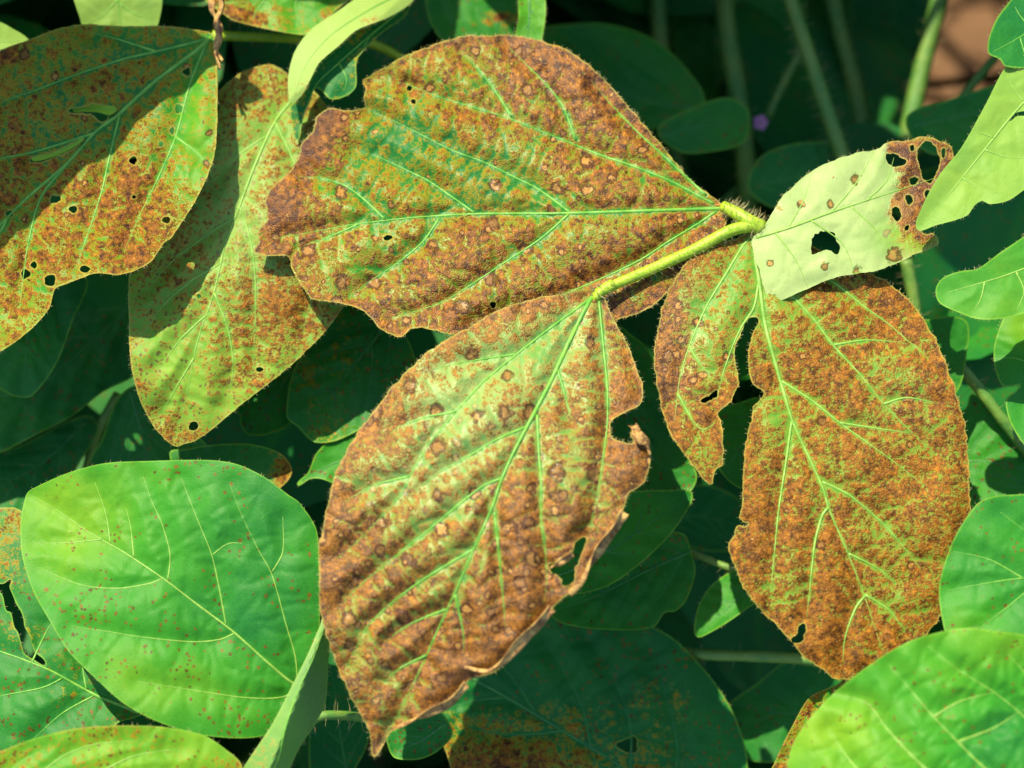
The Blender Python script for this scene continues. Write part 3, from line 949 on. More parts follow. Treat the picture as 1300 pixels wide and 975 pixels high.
leafG.build('upturned_half', eg_, og, hairs=130, vein_r=(1.4, 1))
leafG2.build('lower_half', eg_, og, hairs=60, vein_r=(1.6, 1))

leafH = Leaf([(250, -30), (262, 2), (284, 18), (296, 26), (331, 35), (366, 42), (387, 44), (400, 36), (430, 10), (460, -20), (440, -60), (330, -70), (270, -55)],
             [(440, -40), (380, -20), (330, 0), (270, 5)], [[(385, -20), (375, 5), (380, 30)], [(340, -5), (325, 15), (320, 28)], [(415, -30), (420, -10), (425, 5)]],
             z=(110, 90, 95), relief=6, step=3.2, rust=0.3, fresh=0.55, wave=14, rustb=[blob(310, 20, 50, 0.4, 14), blob(390, 10, 30, -0.2)])
single(leafH, 'small rust-edged green leaf behind the twisted pale leaf', hairs=90, vein_r=(2, 1.3))
leafI = Leaf([(88, -30), (94, 0), (101, 21), (110, 45), (150, 60), (190, 55), (200, 33), (206, 0), (200, -40), (150, -60), (110, -50)], [(150, -50), (150, 0), (155, 50)],
             [[(150, 0), (130, 20), (112, 30)], [(152, 5), (175, 20), (195, 25)]], z=(90, 95, 110), relief=3, step=3.2, rust=0.0, fresh=0.9, pale=0.35, wave=5, speck=0.1)
single(leafI, 'plain light green leaf poking out above the brown-spotted leaf', vein_r=(1.8, 1.1))
leafI2 = Leaf([(-60, 10), (0, 28), (17, 37), (33, 47), (40, 60), (20, 80), (-30, 100), (-90, 90), (-100, 40)], [(-90, 60), (-40, 55), (35, 52)], [], z=(90, 90, 95), relief=3, step=3.2, fresh=1.0, pale=0.3, wave=4)
single(leafI2, 'rounded tip of a light green leaf peeping past the brown-spotted leaf', vein_r=(1.8, 1.1))

# dried twisted strand
od = place([[276, -20, 10]])[0]
ed_ = empty('dried_leaf_strand', od, 'dried twisted brown leaf strand hanging beside the brown-spotted leaf', 'dead leaf')
ribbon('strand', [(274, -20, 25), (279, 8, 20), (272, 28, 18), (278, 52, 15), (275, 70, 14), (281, 86, 12)], 7, 5.0, M_DRY, ed_, od)
ribbon('strand', [(268, -14, 24), (271, 12, 22), (281, 34, 18), (273, 58, 18), (282, 78, 15)], 4.5, -4.0, M_DRY, ed_, od)

# ------------------------------------------------------------------ lower left leaves
J_OUT = [(392, 876), (404, 830), (406, 781), (405, 705), (401, 670), (380, 638), (366, 628), (335, 605), (300, 589), (265, 584), (195, 585), (133, 588), (87, 600), (48, 617), (35, 625),
         (30, 640), (26, 663), (28, 705), (42, 750), (63, 788), (87, 827), (122, 862), (157, 893), (195, 914), (244, 931), (279, 936), (314, 937), (349, 931), (375, 915)]
J_MID = [(390, 878), (368, 865), (335, 837), (296, 802), (251, 768), (209, 736), (157, 701), (115, 677), (70, 646), (42, 630)]
J_V = [[(287, 794), (279, 750), (269, 705), (255, 670), (241, 635), (230, 606)], [(213, 737), (216, 705), (206, 666), (192, 635), (182, 605)],
       [(378, 872), (375, 834), (363, 792), (345, 729), (328, 698), (303, 645), (292, 615)], [(345, 727), (359, 701), (359, 656)], [(140, 690), (136, 660), (129, 635), (120, 612)],
       [(298, 804), (280, 812), (244, 815), (174, 808), (139, 802), (91, 795)], [(206, 735), (190, 741), (150, 747), (105, 743), (52, 722)],
       [(375, 868), (363, 884), (314, 886), (244, 876), (174, 865)], [(130, 685), (87, 689), (45, 690)], [(170, 708), (166, 670), (160, 645)], [(269, 705), (290, 690), (310, 690)]]
leafJ = Leaf(J_OUT, J_MID, J_V, z=(78, 48, 74), roll=-0.05, cup=-0.04, relief=5.5, step=3.0, rust=0.0, fresh=0.28, speck=0.10, speckb=[blob(150, 780, 70, 0.55, 40), blob(90, 800, 40, 0.4), blob(250, 840, 90, 0.25, 40), blob(310, 920, 40, 0.4, 20)], wave=16, edge_w=2.2,
             freshb=[blob(80, 660, 110, 0.6, 90), blob(200, 870, 150, 0.35, 60), blob(330, 720, 90, -0.3, 130)])  # first blob paints the sunlit yellow of the left side; right is greener
single(leafJ, 'large smooth bright green oval leaf with a few rust specks', hairs=70, vein_r=(1.9, 0.9), hl=(2, 4), vmat=M_VEIN_PALE)

L_OUT = [(418, 770), (406, 795), (391, 830), (370, 872), (345, 920), (312, 970), (290, 1010), (340, 1030), (362, 990), (380, 950), (397, 924), (413, 893), (417, 840), (420, 800)]
leafL = Leaf(L_OUT, [(330, 1010), (352, 965), (362, 925), (378, 878), (398, 835), (414, 790)], [], z=(40, 22, 30), roll=0.6, cup=0.95, relief=1.5, step=3.0, fresh=0.55, pale=0.35, wave=5,
             freshb=[blob(400, 880, 26, -0.9, 70)], rustb=[blob(335, 960, 25, 0.35), blob(398, 815, 8, 0.3)])  # dark green blob paints the shade right of the fold into the colour
single(leafL, 'folded green leaf with a pale ridge against the bright green oval leaf', hairs=110, vein_r=(2.0, 1))
leafK = Leaf([(-80, 985), (0, 954), (42, 938), (94, 925), (150, 921), (209, 923), (258, 933), (286, 951), (307, 972), (300, 1010), (230, 1080), (100, 1110), (-30, 1090), (-90, 1040)],
             [(-80, 1020), (0, 1000), (100, 985), (200, 980), (290, 990)], [[(40, 992), (80, 960), (120, 945), (180, 940)], [(120, 984), (170, 960), (230, 950)], [(-10, 1000), (30, 965), (60, 950)]],
             z=(20, 5, 30), relief=5, step=3.2, rust=0.12, fresh=0.75, speck=0.45, wave=10, rustb=[blob(10, 965, 40, 0.35, 18)])
single(leafK, 'yellow-green leaf with rusty flecks below the bright green oval leaf', hairs=90, vein_r=(2.2, 1.2), vmat=M_VEIN_PALE)
M_OUT = [(180, 905), (150, 918), (90, 960), (20, 985), (-60, 980), (-120, 920), (-130, 840), (-100, 780), (-40, 752), (0, 752), (8, 775), (14, 778), (18, 795), (26, 810), (30, 828), (44, 838), (57, 844),
         (54, 836), (43, 826), (38, 808), (32, 798), (28, 780), (20, 765), (12, 745), (14, 735), (4, 742), (-20, 730), (-60, 700), (-50, 655), (0, 644), (24, 647), (60, 680), (110, 780), (170, 870)]
leafM = Leaf(M_OUT, [(176, 905), (157, 897), (122, 883), (63, 851), (20, 834), (0, 827), (-60, 805), (-110, 790)],
             [[(80, 861), (55, 873), (0, 884), (-50, 900)], [(120, 883), (80, 905), (40, 940)], [(40, 842), (60, 800), (80, 770)], [(110, 877), (105, 845), (108, 815)]],
             z=(130, 128, 150), relief=6, step=3.0, rust=0.0, fresh=0.0, speck=0.35, wave=12, rag=1.5, rustb=[blob(15, 730, 30, 0.45, 22), blob(10, 670, 30, 0.3)])
single(leafM, 'dull green leaf split by a dark jagged crack, beside the bright green oval leaf', hairs=60, vein_r=(2.4, 1.4))

# ------------------------------------------------------------------ right edge and lower right leaves
S_OUT = [(1000, 985), (1005, 949), (1024, 917), (1052, 886), (1080, 862), (1119, 834), (1157, 813), (1199, 801), (1230, 797), (1262, 801), (1300, 806), (1370, 830), (1430, 890), (1450, 980), (1400, 1060),
         (1280, 1110), (1140, 1110), (1030, 1060)]
leafS = Leaf(S_OUT, [(1440, 1060), (1370, 1030), (1290, 1010), (1200, 1000), (1100, 1002), (1020, 1000)],
             [[(1390, 1035), (1345, 960), (1300, 910), (1262, 879), (1213, 848), (1178, 820)], [(1310, 1015), (1270, 990), (1244, 970), (1216, 942), (1185, 910), (1153, 872), (1129, 844)],
              [(1210, 1000), (1180, 980), (1157, 959), (1125, 924), (1101, 893), (1059, 880)], [(1110, 1000), (1077, 963), (1052, 924)], [(1345, 960), (1320, 880), (1280, 830)],
              [(1216, 942), (1260, 925), (1300, 900)], [(1185, 910), (1220, 890), (1262, 879)]],
             z=(-20, -70, -26), relief=8, step=3.0, fresh=0.6, speck=0.16, wave=14, freshb=[blob(1270, 950, 90, -0.45, 60), blob(1050, 930, 60, 0.4)])
single(leafS, 'large bright lime-green leaf overlapping the tip of the browned leaflet', hairs=150, vein_r=(2.4, 1.5), vmat=M_VEIN_PALE)
leafT = Leaf([(1360, 620), (1300, 627), (1262, 630), (1240, 640), (1213, 680), (1199, 715), (1192, 747), (1195, 781), (1205, 815), (1250, 860), (1330, 850), (1400, 790), (1420, 700)],
             [(1415, 740), (1350, 735), (1290, 735), (1200, 750)], [[(1360, 735), (1320, 690), (1270, 650)], [(1300, 735), (1255, 710), (1210, 700)], [(1320, 737), (1280, 770), (1240, 800)]],
             z=(-10, -16, 0), relief=5, step=3.2, fresh=0.15, speck=0.2, wave=10, freshb=[blob(1230, 790, 50, 0.4, 40)])
single(leafT, 'green leaf wedged between the lime-green leaf and the browned leaflet', hairs=80, vein_r=(1.8, 1.1))
U_OUT = [(1330, 60), (1290, 75), (1275, 87), (1251, 133), (1220, 188), (1192, 223), (1171, 262), (1164, 291), (1188, 286), (1227, 274), (1238, 260), (1247, 255), (1256, 259), (1279, 255), (1300, 241), (1350, 200),
         (1370, 150), (1320, 146), (1300, 141), (1284, 146), (1281, 152), (1283, 154), (1290, 148), (1300, 147), (1330, 151), (1372, 140), (1370, 90)]
leafU = Leaf(U_OUT, [(1350, 90), (1300, 130), (1250, 190), (1210, 240), (1170, 286)], [[(1300, 130), (1285, 110), (1278, 95)], [(1262, 175), (1240, 168), (1232, 172)], [(1250, 190), (1280, 200), (1310, 200)],
             [(1222, 226), (1240, 238), (1245, 250)]],
             z=(-50, -60, -44), relief=3.5, step=3.0, fresh=0.85, pale=0.25, wave=8, cup=-0.05)
single(leafU, 'pale yellow-green leaf with a chewed lower edge and a small slit', hairs=130, vein_r=(1.8, 1.1), vmat=M_VEIN_PALE)
leafV = Leaf([(1340, -30), (1300, -20), (1283, 0), (1265, 24), (1255, 50), (1255, 68), (1269, 75), (1276, 84), (1300, 86), (1350, 70), (1370, 20)], [(1360, 0), (1320, 30), (1290, 50), (1260, 66)],
             [[(1310, 38), (1295, 20), (1288, 8)], [(1295, 48), (1300, 65), (1305, 80)]], z=(-40, -52, -66), relief=4, step=3.2, fresh=-0.1, wave=8)
single(leafV, 'deep green rounded leaf above the pale yellow-green leaf', hairs=60, vein_r=(1.8, 1.1))
leafW = Leaf([(1380, 250), (1330, 278), (1300, 300), (1269, 321), (1241, 341), (1220, 344), (1198, 352), (1188, 366), (1192, 384), (1220, 398), (1241, 405), (1269, 405), (1300, 398), (1360, 380), (1400, 320)],
             [(1390, 310), (1330, 330), (1270, 352), (1200, 372)], [[(1330, 330), (1310, 315), (1300, 303)], [(1290, 345), (1300, 370), (1290, 395)], [(1250, 358), (1245, 380), (1235, 395)]],
             z=(-38, -44, -36), relief=4, step=3.2, fresh=0.45, wave=10, pale=0.05)
single(leafW, 'light green blunt leaf tip with smooth edge beside the browned leaflet', hairs=80, vein_r=(1.8, 1.1), vmat=M_VEIN_PALE)
leafW2 = Leaf([(1280, 395), (1272, 408), (1262, 440), (1263, 467), (1272, 489), (1285, 491), (1294, 489), (1290, 496), (1278, 505), (1277, 515), (1282, 535), (1298, 562), (1330, 590), (1380, 560), (1390, 450), (1340, 390)],
              [(1380, 480), (1330, 470), (1290, 455), (1266, 455)], [[(1330, 470), (1310, 440), (1300, 410)], [(1320, 468), (1305, 490), (1300, 530)]],
              z=(70, 62, 80), relief=6, step=3.2, fresh=0.2, wave=14, freshb=[blob(1300, 420, 40, 0.6, 40)])
single(leafW2, 'crinkled green leaf with a notched edge, below the blunt light green leaf', hairs=80, vein_r=(1.8, 1.1))

# torn flaps in the slits of the brown-spotted leaf, their sunlit yellow painted on
for pts, md in (([(92, 140), (106, 136), (120, 132), (136, 134), (148, 138), (139, 146), (126, 143), (108, 142)], [(146, 139), (120, 138), (94, 140)]),
                ([(40, 203), (57, 196), (77, 189), (94, 181), (106, 174), (101, 182), (84, 192), (62, 201)], [(104, 176), (75, 192), (42, 203)])):
    fl = Leaf(pts, md, [], z=(14, 20, 16), relief=1, step=2.6, fresh=1.5, wave=2, cup=-0.3, tert=False)
    fl.build('torn_flap', e, np.array(e.location), vein_r=(0.5, 0.4))

# ------------------------------------------------------------------ leaves in the shade below the top layer
def side_veins(mid, ring, n=4, back=0.55):
    """secondary veins for a leaf drawn only by outline and midrib"""
    M_ = resample(mid, 4)
    R_ = resample(ring, 4, True)
    out = []
    for k in range(n):
        i = int(len(M_) * (0.06 + 0.78 * k / n))
        p = M_[i]
        tg = M_[min(i + 3, len(M_) - 1)] - M_[max(i - 3, 0)]
        tg = tg / np.linalg.norm(tg)
        for sg in (-1, 1):
            ang = sg * 0.75
            d = np.array([tg[0] * math.cos(ang) - tg[1] * math.sin(ang), tg[0] * math.sin(ang) + tg[1] * math.cos(ang)])
            pts = [p]
            q = p.copy()
            for s_ in range(40):
                d = d * 0.95 + tg * 0.05
                d = d / np.linalg.norm(d)
                q = q + d * 8
                if not inside(q[None], R_)[0]:
                    break
                pts.append(q.copy())
            if len(pts) > 3:
                out.append(np.array(pts[:-1]))
    return out


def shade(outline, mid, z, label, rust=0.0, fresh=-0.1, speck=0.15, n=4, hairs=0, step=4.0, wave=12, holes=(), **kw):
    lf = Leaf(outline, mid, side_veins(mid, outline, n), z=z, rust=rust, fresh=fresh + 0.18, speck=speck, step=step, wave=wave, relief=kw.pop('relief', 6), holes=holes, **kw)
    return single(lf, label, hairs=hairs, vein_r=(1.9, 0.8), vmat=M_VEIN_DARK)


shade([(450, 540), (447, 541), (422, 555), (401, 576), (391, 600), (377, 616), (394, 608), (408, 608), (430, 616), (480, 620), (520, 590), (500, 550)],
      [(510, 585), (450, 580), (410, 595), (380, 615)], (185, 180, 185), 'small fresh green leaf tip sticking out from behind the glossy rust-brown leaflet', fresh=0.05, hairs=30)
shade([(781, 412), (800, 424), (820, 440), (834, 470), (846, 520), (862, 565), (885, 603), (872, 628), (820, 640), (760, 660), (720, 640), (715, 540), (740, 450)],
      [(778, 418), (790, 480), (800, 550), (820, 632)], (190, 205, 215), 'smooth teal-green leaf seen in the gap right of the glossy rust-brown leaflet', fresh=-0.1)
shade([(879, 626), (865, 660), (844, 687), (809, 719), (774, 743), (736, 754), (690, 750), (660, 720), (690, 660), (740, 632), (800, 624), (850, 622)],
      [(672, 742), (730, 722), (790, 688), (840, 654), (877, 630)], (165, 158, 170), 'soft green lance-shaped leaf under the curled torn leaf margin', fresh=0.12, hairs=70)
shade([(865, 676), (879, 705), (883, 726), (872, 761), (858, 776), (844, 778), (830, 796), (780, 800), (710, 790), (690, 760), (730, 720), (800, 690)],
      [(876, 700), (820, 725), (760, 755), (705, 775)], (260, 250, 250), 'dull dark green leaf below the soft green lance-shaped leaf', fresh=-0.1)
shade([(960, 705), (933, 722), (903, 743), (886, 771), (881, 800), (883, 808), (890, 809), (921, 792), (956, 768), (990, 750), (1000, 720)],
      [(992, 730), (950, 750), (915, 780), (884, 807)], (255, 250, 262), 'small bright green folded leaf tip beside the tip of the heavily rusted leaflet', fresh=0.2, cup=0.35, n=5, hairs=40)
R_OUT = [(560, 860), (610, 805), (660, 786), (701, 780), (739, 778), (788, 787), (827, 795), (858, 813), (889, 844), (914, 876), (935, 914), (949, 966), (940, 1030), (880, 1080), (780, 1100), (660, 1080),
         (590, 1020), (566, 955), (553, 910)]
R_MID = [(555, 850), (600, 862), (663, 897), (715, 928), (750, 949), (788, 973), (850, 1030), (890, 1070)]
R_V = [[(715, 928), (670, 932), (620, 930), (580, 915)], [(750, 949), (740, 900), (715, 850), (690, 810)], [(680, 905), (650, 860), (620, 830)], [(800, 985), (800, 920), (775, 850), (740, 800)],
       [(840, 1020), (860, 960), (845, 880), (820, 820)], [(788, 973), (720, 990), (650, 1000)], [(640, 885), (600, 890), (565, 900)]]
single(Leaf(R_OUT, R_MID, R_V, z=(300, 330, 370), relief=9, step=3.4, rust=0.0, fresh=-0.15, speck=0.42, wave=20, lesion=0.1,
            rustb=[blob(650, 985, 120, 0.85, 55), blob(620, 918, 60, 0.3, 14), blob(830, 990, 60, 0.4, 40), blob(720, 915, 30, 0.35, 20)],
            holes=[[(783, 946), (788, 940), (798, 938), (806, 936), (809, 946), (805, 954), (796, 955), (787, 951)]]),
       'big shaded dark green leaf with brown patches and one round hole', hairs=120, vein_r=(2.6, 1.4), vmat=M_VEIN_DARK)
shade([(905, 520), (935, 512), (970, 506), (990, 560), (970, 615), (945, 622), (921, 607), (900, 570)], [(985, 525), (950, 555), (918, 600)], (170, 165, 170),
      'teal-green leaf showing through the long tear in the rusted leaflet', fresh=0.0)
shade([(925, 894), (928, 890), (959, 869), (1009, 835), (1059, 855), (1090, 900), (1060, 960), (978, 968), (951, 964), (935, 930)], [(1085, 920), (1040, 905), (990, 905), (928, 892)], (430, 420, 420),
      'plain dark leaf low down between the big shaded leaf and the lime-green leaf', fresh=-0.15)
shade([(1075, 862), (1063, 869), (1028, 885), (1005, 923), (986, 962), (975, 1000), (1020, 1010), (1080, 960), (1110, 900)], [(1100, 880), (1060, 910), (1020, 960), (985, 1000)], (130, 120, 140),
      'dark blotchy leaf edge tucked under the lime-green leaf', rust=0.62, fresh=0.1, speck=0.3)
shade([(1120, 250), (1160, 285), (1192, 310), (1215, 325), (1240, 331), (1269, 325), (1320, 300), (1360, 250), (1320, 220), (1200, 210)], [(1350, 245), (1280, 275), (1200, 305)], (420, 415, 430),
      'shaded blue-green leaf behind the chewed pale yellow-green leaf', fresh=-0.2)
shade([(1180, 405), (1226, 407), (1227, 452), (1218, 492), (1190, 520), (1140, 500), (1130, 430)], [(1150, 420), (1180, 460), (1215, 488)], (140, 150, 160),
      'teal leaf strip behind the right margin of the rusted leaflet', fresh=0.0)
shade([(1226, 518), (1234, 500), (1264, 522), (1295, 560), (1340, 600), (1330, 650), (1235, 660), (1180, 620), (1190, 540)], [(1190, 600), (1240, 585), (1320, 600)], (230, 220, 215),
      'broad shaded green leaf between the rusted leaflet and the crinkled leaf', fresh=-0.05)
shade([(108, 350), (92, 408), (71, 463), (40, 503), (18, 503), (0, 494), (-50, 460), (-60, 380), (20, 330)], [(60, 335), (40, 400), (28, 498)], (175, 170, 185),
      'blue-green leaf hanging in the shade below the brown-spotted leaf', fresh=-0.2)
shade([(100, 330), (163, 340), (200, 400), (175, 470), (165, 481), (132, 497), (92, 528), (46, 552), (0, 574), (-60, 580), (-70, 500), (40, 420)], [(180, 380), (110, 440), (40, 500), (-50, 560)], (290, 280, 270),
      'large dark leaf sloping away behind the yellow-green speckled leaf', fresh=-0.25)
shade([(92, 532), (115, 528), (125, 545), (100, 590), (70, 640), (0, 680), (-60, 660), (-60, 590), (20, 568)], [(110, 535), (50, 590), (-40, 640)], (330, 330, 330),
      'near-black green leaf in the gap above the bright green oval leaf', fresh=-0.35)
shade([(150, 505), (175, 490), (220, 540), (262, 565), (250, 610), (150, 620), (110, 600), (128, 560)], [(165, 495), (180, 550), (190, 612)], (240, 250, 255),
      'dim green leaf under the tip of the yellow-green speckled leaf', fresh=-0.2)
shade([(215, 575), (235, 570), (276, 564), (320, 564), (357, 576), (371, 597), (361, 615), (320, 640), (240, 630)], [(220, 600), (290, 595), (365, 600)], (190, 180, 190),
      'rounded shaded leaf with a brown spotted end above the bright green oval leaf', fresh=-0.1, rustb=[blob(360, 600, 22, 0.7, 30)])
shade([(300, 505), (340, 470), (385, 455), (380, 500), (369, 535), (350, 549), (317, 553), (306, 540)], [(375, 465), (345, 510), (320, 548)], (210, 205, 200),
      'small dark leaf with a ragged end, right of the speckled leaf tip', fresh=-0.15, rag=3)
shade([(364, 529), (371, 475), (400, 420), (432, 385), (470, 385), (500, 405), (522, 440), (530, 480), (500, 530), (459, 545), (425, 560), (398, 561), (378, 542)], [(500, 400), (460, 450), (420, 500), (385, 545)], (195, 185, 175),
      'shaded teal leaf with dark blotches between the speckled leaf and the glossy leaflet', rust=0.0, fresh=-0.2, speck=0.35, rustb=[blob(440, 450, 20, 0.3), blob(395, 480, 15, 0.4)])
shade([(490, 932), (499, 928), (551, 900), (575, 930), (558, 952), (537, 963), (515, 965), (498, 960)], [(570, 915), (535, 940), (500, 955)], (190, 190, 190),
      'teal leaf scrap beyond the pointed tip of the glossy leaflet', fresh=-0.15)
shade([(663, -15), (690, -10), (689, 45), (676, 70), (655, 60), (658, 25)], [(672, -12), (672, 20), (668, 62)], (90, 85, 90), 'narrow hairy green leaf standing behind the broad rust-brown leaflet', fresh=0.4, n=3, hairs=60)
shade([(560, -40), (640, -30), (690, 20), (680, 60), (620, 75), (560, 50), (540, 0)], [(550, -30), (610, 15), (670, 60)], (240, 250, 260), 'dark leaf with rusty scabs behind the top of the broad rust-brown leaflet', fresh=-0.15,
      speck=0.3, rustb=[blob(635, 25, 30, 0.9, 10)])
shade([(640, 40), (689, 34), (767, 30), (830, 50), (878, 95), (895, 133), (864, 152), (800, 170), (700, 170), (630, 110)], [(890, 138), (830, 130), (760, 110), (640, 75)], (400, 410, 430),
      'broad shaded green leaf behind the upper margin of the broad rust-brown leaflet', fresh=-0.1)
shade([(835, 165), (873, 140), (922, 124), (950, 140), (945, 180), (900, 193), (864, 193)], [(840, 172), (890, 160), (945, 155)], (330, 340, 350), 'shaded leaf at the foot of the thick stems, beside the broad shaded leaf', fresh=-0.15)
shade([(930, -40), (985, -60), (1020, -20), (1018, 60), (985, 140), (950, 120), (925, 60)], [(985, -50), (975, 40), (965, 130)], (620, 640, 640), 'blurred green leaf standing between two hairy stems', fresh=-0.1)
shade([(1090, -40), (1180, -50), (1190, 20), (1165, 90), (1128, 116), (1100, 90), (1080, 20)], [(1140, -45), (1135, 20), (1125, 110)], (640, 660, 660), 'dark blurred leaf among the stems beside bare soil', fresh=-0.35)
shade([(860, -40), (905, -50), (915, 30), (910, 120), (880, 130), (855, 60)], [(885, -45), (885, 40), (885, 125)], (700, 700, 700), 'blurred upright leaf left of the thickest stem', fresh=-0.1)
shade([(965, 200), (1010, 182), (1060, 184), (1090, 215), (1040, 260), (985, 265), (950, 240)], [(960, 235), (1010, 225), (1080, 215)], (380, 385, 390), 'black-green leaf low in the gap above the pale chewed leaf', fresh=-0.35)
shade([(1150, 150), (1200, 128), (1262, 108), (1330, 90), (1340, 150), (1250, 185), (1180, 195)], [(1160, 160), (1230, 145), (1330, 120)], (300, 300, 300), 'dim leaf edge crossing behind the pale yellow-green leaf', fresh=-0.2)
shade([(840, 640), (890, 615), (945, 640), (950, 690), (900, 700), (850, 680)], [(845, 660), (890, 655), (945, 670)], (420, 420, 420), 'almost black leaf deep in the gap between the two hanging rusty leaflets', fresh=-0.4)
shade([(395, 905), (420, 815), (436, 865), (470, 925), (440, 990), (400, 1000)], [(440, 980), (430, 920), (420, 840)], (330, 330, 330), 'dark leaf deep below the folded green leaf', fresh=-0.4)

shade([(150, -260), (103, -237), (58, -205), (13, -166), (-50, -106), (-137, -32), (-197, 33), (-290, 40), (-340, -60), (-300, -200), (-180, -300), (20, -320)],  # unseen leaf, added and shaped so its cast shade ends along the midrib
      [(140, -270), (20, -230), (-100, -150), (-260, 0)], (-280, -288, -280), 'out-of-frame leaf added to shade the upper half of the brown-spotted leaf', fresh=0.1)

# stems and petioles in the gaps
def stem_thing(pts, r, label, hairs=60, name='plant_stem', cat='stem', mat=M_STEM, tilt=True, hl=(12, 22)):
    org = place([pts[-1]])[0]
    e = empty(name, org, label, cat)
    stalk('stalk', pts, r, mat, e, org, hairs=hairs, hl=hl)
    return e
stem_thing([(918, -60, 560), (922, 30, 520), (938, 130, 520), (950, 240, 560), (955, 330, 680)], (15, 16), 'thick stem standing above the joint of the rusty leaflets', 160)
stem_thing([(985, -60, 330), (1004, 0, 330), (1035, 95, 350), (1070, 200, 370), (1100, 300, 420)], (11, 11), 'slim dark hairy stem slanting down behind the pale chewed leaf', 240)
stem_thing([(1048, -60, 600), (1062, 20, 600), (1085, 110, 620), (1102, 200, 640), (1120, 330, 700)], (14, 14), 'blurred pale stem just right of the slim hairy stem', 120)
stem_thing([(1085, -60, 680), (1088, 20, 680), (1105, 120, 700), (1120, 230, 720)], (12, 12), 'blurred dark stem behind the pale stem', 60)
stem_thing([(1205, -60, 520), (1190, 10, 520), (1170, 90, 540), (1150, 190, 560), (1135, 330, 620)], (14, 15), 'stem leaning beside the patch of bare soil', 120)
stem_thing([(1020, 60, 480), (1000, 95, 500), (975, 148, 520)], (6, 7), 'thin bright green stalk slanting between two stems', 20, 'petiole', 'stalk')
stem_thing([(832, -60, 640), (838, 40, 640), (850, 150, 660), (870, 260, 700)], (14, 15), 'dim stem behind the broad shaded leaf', 40)
stem_thing([(270, 45, 130), (330, 47, 150), (395, 50, 180), (470, 55, 200), (530, 85, 230)], (7, 6), 'horizontal green stalk behind the twisted leaf', 40, 'petiole', 'stalk', M_PET)
stem_thing([(845, 683, 290), (880, 702, 280), (935, 724, 265), (985, 735, 255)], (4.5, 5.5), 'thin stalk holding the small folded leaf tip', 30, 'petiole', 'stalk', M_STEM)
stem_thing([(860, 828, 360), (900, 831, 340), (1013, 836, 320), (1080, 845, 310)], (8, 8), 'dark horizontal stalk in the gap below the small folded leaf tip', 30, 'petiole', 'stalk')
stem_thing([(1215, 462, 170), (1240, 490, 180), (1270, 530, 190), (1310, 580, 210)], (8, 8), 'dark diagonal stalk in the gap right of the rusted leaflet', 20, 'petiole', 'stalk')
stem_thing([(385, 925, 120), (405, 910, 110), (430, 908, 120), (470, 912, 160)], (6, 6), 'short green stalk between the folded leaf and the glossy leaflet tip', 30, 'petiole', 'stalk')
stem_thing([(150, 500, 320), (125, 545, 340), (112, 590, 380), (95, 700, 470)], (7, 8), 'brownish stem in the dark gap above the bright green oval leaf', 20)
stem_thing([(480, 40, 420), (540, 20, 420), (600, 40, 430), (660, 20, 430)], (7, 7), 'blurred brown stalk behind the top of the broad rust-brown leaflet', 20, 'petiole', 'stalk')
stem_thing([(1150, 330, 300), (1160, 380, 320), (1165, 430, 340)], (9, 9), 'short dark stem under the pale chewed leaf', 20)

# a pink blossom low on the stems
def blossom(x, y, z):
    org = place([[x, y, z]])[0]
    e = empty('blossom', org, 'tiny pink blossom at the foot of the thin bright stalk', 'flower')
    for k in range(5):
        th = k * 1.2566
        ax_ = math.cos(th) * RIGHT + math.sin(th) * UP
        sd = -math.sin(th) * RIGHT + math.cos(th) * UP
        V, F = [], []
        for i in range(6):
            t = i / 5
            w = (0.15 + math.sin(math.pi * min(t * 0.85 + 0.1, 1))) * 5 * S
            c = org + ax_ * t * 12 * S - FWD * (4 * math.sin(t * 2.2)) * S
            for q in (-1, 0, 1):
                V.append(c + sd * w * q - FWD * abs(q) * 1.5 * S)
        for i in range(5):
            for j in range(2):
                F.append((i * 3 + j, i * 3 + j + 1, i * 3 + j + 4, i * 3 + j + 3))
        mesh_obj('petal', V, F, M_PETAL, e, org)
    V, F = tube(np.array([org + FWD * 14 * S + UP * 2 * S, org + FWD * 6 * S, org - FWD * 2 * S]), np.array([2.5, 4, 3]) * S, 8)
    mesh_obj('calyx', V, F, M_STEM, e, org)
blossom(965, 156, 500)

# ------------------------------------------------------------------ neighbouring plants of the field
def project(P):
    q = np.asarray(P) - CAM
    d = q @ FWD
    return W0 / 2 + (q @ RIGHT) * D / (d * S), H0 / 2 - (q @ UP) * D / (d * S), (d - D) / S


def ground_hit(x, y):
    r = FWD * D + RIGHT * (x - W0 / 2) * S + UP * (H0 / 2 - y) * S
    return CAM - r * CAM[2] / r[2]


GAP = ground_hit(1215, 60)


def leaf_template():
    """one plain leaflet, 10 cm long, lying along +x with its base at the origin"""
    nu, nv = 13, 8
    V, F, ve, uv = [], [], [], []
    for side in (0, 1):
        for i in range(nu):
            u = i / (nu - 1)
            w = 0.036 * (math.sin(math.pi * u**0.78))**0.8 + 0.0006
            for j in range(-nv // 2, nv // 2 + 1):
                v = j / (nv / 2)
                z = -0.030 * u * u + 0.008 * abs(v) * math.sin(math.pi * u) - 0.0015 * math.cos(22 * (u - 0.35 * abs(v))) * min(1, abs(v) * 3)
                V.append((0.10 * u, w * v, z - side * 0.0003))
                ve.append(max(math.exp(-(v / 0.06)**2), 0.25 * max(0, math.cos(22 * (u - 0.35 * abs(v))))**8))
                uv.append((5 * u, 5 * w / 0.036 * v * 0.36))
    nn = nv + 1
    half = nu * nn
    for i in range(nu - 1):
        for j in range(nv):
            a = i * nn + j
            F.append((a, a + nn, a + nn + 1, a + 1))
            F.append((half + a, half + a + 1, half + a + nn + 1, half + a + nn))
    return np.array(V), np.array(F), np.array(ve), np.array(uv)


TV, TF, TVE, TUV = leaf_template()


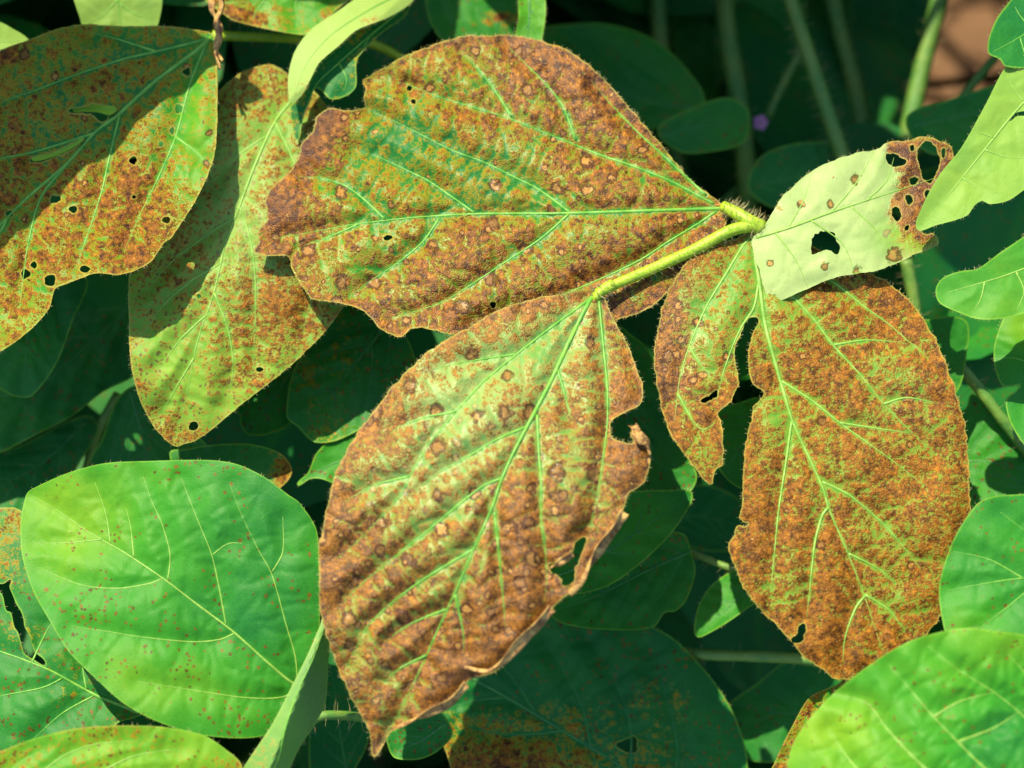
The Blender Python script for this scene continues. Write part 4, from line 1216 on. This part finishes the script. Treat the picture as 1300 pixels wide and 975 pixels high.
def rot_to(yaw, pitch, roll):
    return np.array((Matrix.Rotation(yaw, 3, 'Z') @ Matrix.Rotation(pitch, 3, 'Y') @ Matrix.Rotation(roll, 3, 'X')))


def field_plant(x, y, h, r_):
    """stem with three-leaflet leaves; leaves that would stand in front of the pictured ones are not there"""
    Vs, Fs, A1, U1 = [], [], [], []
    PV, PF, seen = [], [], []
    nv = pv = 0
    for k in range(13):
        zz = h * (0.28 + 0.72 * (k + 0.5) / 13) + r_.uniform(-0.02, 0.02)
        yaw = k * 2.4 + r_.uniform(-0.5, 0.5)
        pl = r_.uniform(0.05, 0.15)
        foot = np.array([x, y, max(0.06, zz - 0.07)])
        node = np.array([x + pl * math.cos(yaw), y + pl * math.sin(yaw), zz])
        add = False
        for dyaw in (-1.25, 0, 1.25):
            R3 = rot_to(yaw + dyaw, r_.uniform(-0.15, 0.35), r_.uniform(-0.35, 0.35))
            sc = r_.uniform(0.8, 1.25)
            q = (TV * sc) @ R3.T + node
            px, py, pz = project(q)
            lim = 330 if (py.max() > 300 or px.max() < 640) else 760
            hit = (px > -25) & (px < W0 + 25) & (py > -25) & (py < H0 + 25) & (pz < lim)
            soilgap = (px > 1170) & (px < 1262) & (py > -30) & (py < 150)
            # all of them stand lower than the pictured top layer
            if py.mean() < -20:
                low = (pz < 200 - (50 - py) / 1.3).any()
            else:
                low = pz.min() < TILT * (H0 / 2 - py.mean()) + (45 if px.mean() > 280 or py.mean() > 300 else -70)
            # the row gap that lets the sun down to the bare soil
            w_ = q - GAP
            away = np.linalg.norm(w_ - np.outer(w_ @ np.array(SUN), np.array(SUN)), axis=1)
            if hit.any() or soilgap.any() or low or away.min() < 0.05:
                continue
            add = True
            cx, cy = px.mean(), py.mean()
            if -60 < cx < W0 + 60 and -60 < cy < H0 + 60:
                seen.append((q, np.column_stack([TUV + r_.uniform(0, 90), np.full(len(TUV), r_.uniform(0, 50))])))
                continue
            Vs.append(q)
            Fs.append(TF + nv)
            nv += len(q)
            A1.append(TVE)
            U1.append(np.column_stack([TUV + r_.uniform(0, 90), np.full(len(TUV), r_.uniform(0, 50))]))
        if add:
            C = np.array([foot, 0.5 * (foot + node) + np.array([0, 0, 0.012]), node])
            px, py, pz = project(C)
            if not ((px > -10) & (px < W0 + 10) & (py > -10) & (py < H0 + 10) & (pz < 500)).any():
                v_, f_ = tube(C, np.array([0.002, 0.0017, 0.0014]), 5)
                PV.append(v_)
                PF += [tuple(i + pv for i in f) for f in f_]
                pv += len(v_)
    C = np.array([[x + 0.006 * math.sin(9 * t + x * 40), y + 0.006 * math.cos(7 * t + y * 31), h * t * 0.97] for t in np.linspace(0, 1, 9)])
    px, py, pz = project(C)
    ok = ~((px > -20) & (px < W0 + 20) & (py > -20) & (py < H0 + 20) & (pz < 620)) & ~((px > 1180) & (px < 1255) & (py < 140) & (py > -60))
    n_ok = int(np.argmin(ok)) if not ok.all() else len(ok)
    if n_ok < 3 or not (Vs or seen):
        return
    e = empty('soybean_plant', (x, y, 0.0), 'shaded leafy soybean plant standing behind or beside the rusty leaves', 'plant', 'soybean plants around the rusty leaves')
    o_ = np.array([x, y, 0.0])
    v_, f_ = tube(C[:n_ok], np.linspace(0.004, 0.0022, 9)[:n_ok], 7)
    mesh_obj('stem', v_, f_, M_STEM, e, o_)
    if PV:
        mesh_obj('petioles', np.vstack(PV), PF, M_STEM, e, o_, kind='stuff')
    fs = r_.uniform(-0.4, 0.1)

    def paint(o, ve, sp):
        me = o.data
        m_ = len(me.vertices)
        me.attributes.new('spot', 'FLOAT_VECTOR', 'POINT').data.foreach_set('vector', sp.ravel())
        me.attributes.new('vein', 'FLOAT', 'POINT').data.foreach_set('value', ve.astype(np.float32))
        me.attributes.new('fresh', 'FLOAT', 'POINT').data.foreach_set('value', np.full(m_, fs, np.float32))
        me.attributes.new('speck', 'FLOAT', 'POINT').data.foreach_set('value', np.full(m_, 0.2, np.float32))
    for q, sp in seen:
        paint(mesh_obj('leaflet', q, TF.tolist(), M_LEAF, e, o_), TVE, sp)
    if Vs:
        paint(mesh_obj('foliage', np.vstack(Vs), np.vstack(Fs).tolist(), M_LEAF, e, o_, kind='stuff'), np.concatenate(A1), np.vstack(U1))


fr = random.Random(21)
for iy in range(-2, 8):
    for ix in range(-5, 6):
        x = ix * 0.115 + fr.uniform(-0.03, 0.03) + 0.05 * (iy % 2)
        y = 0.10 + iy * 0.115 + fr.uniform(-0.03, 0.03)
        # the camera itself needs room
        if abs(x) < 0.22 and y < -0.02:
            continue
        field_plant(x, y, fr.uniform(0.40, 0.46) + max(0.0, min(0.16, y * 0.4)), fr)
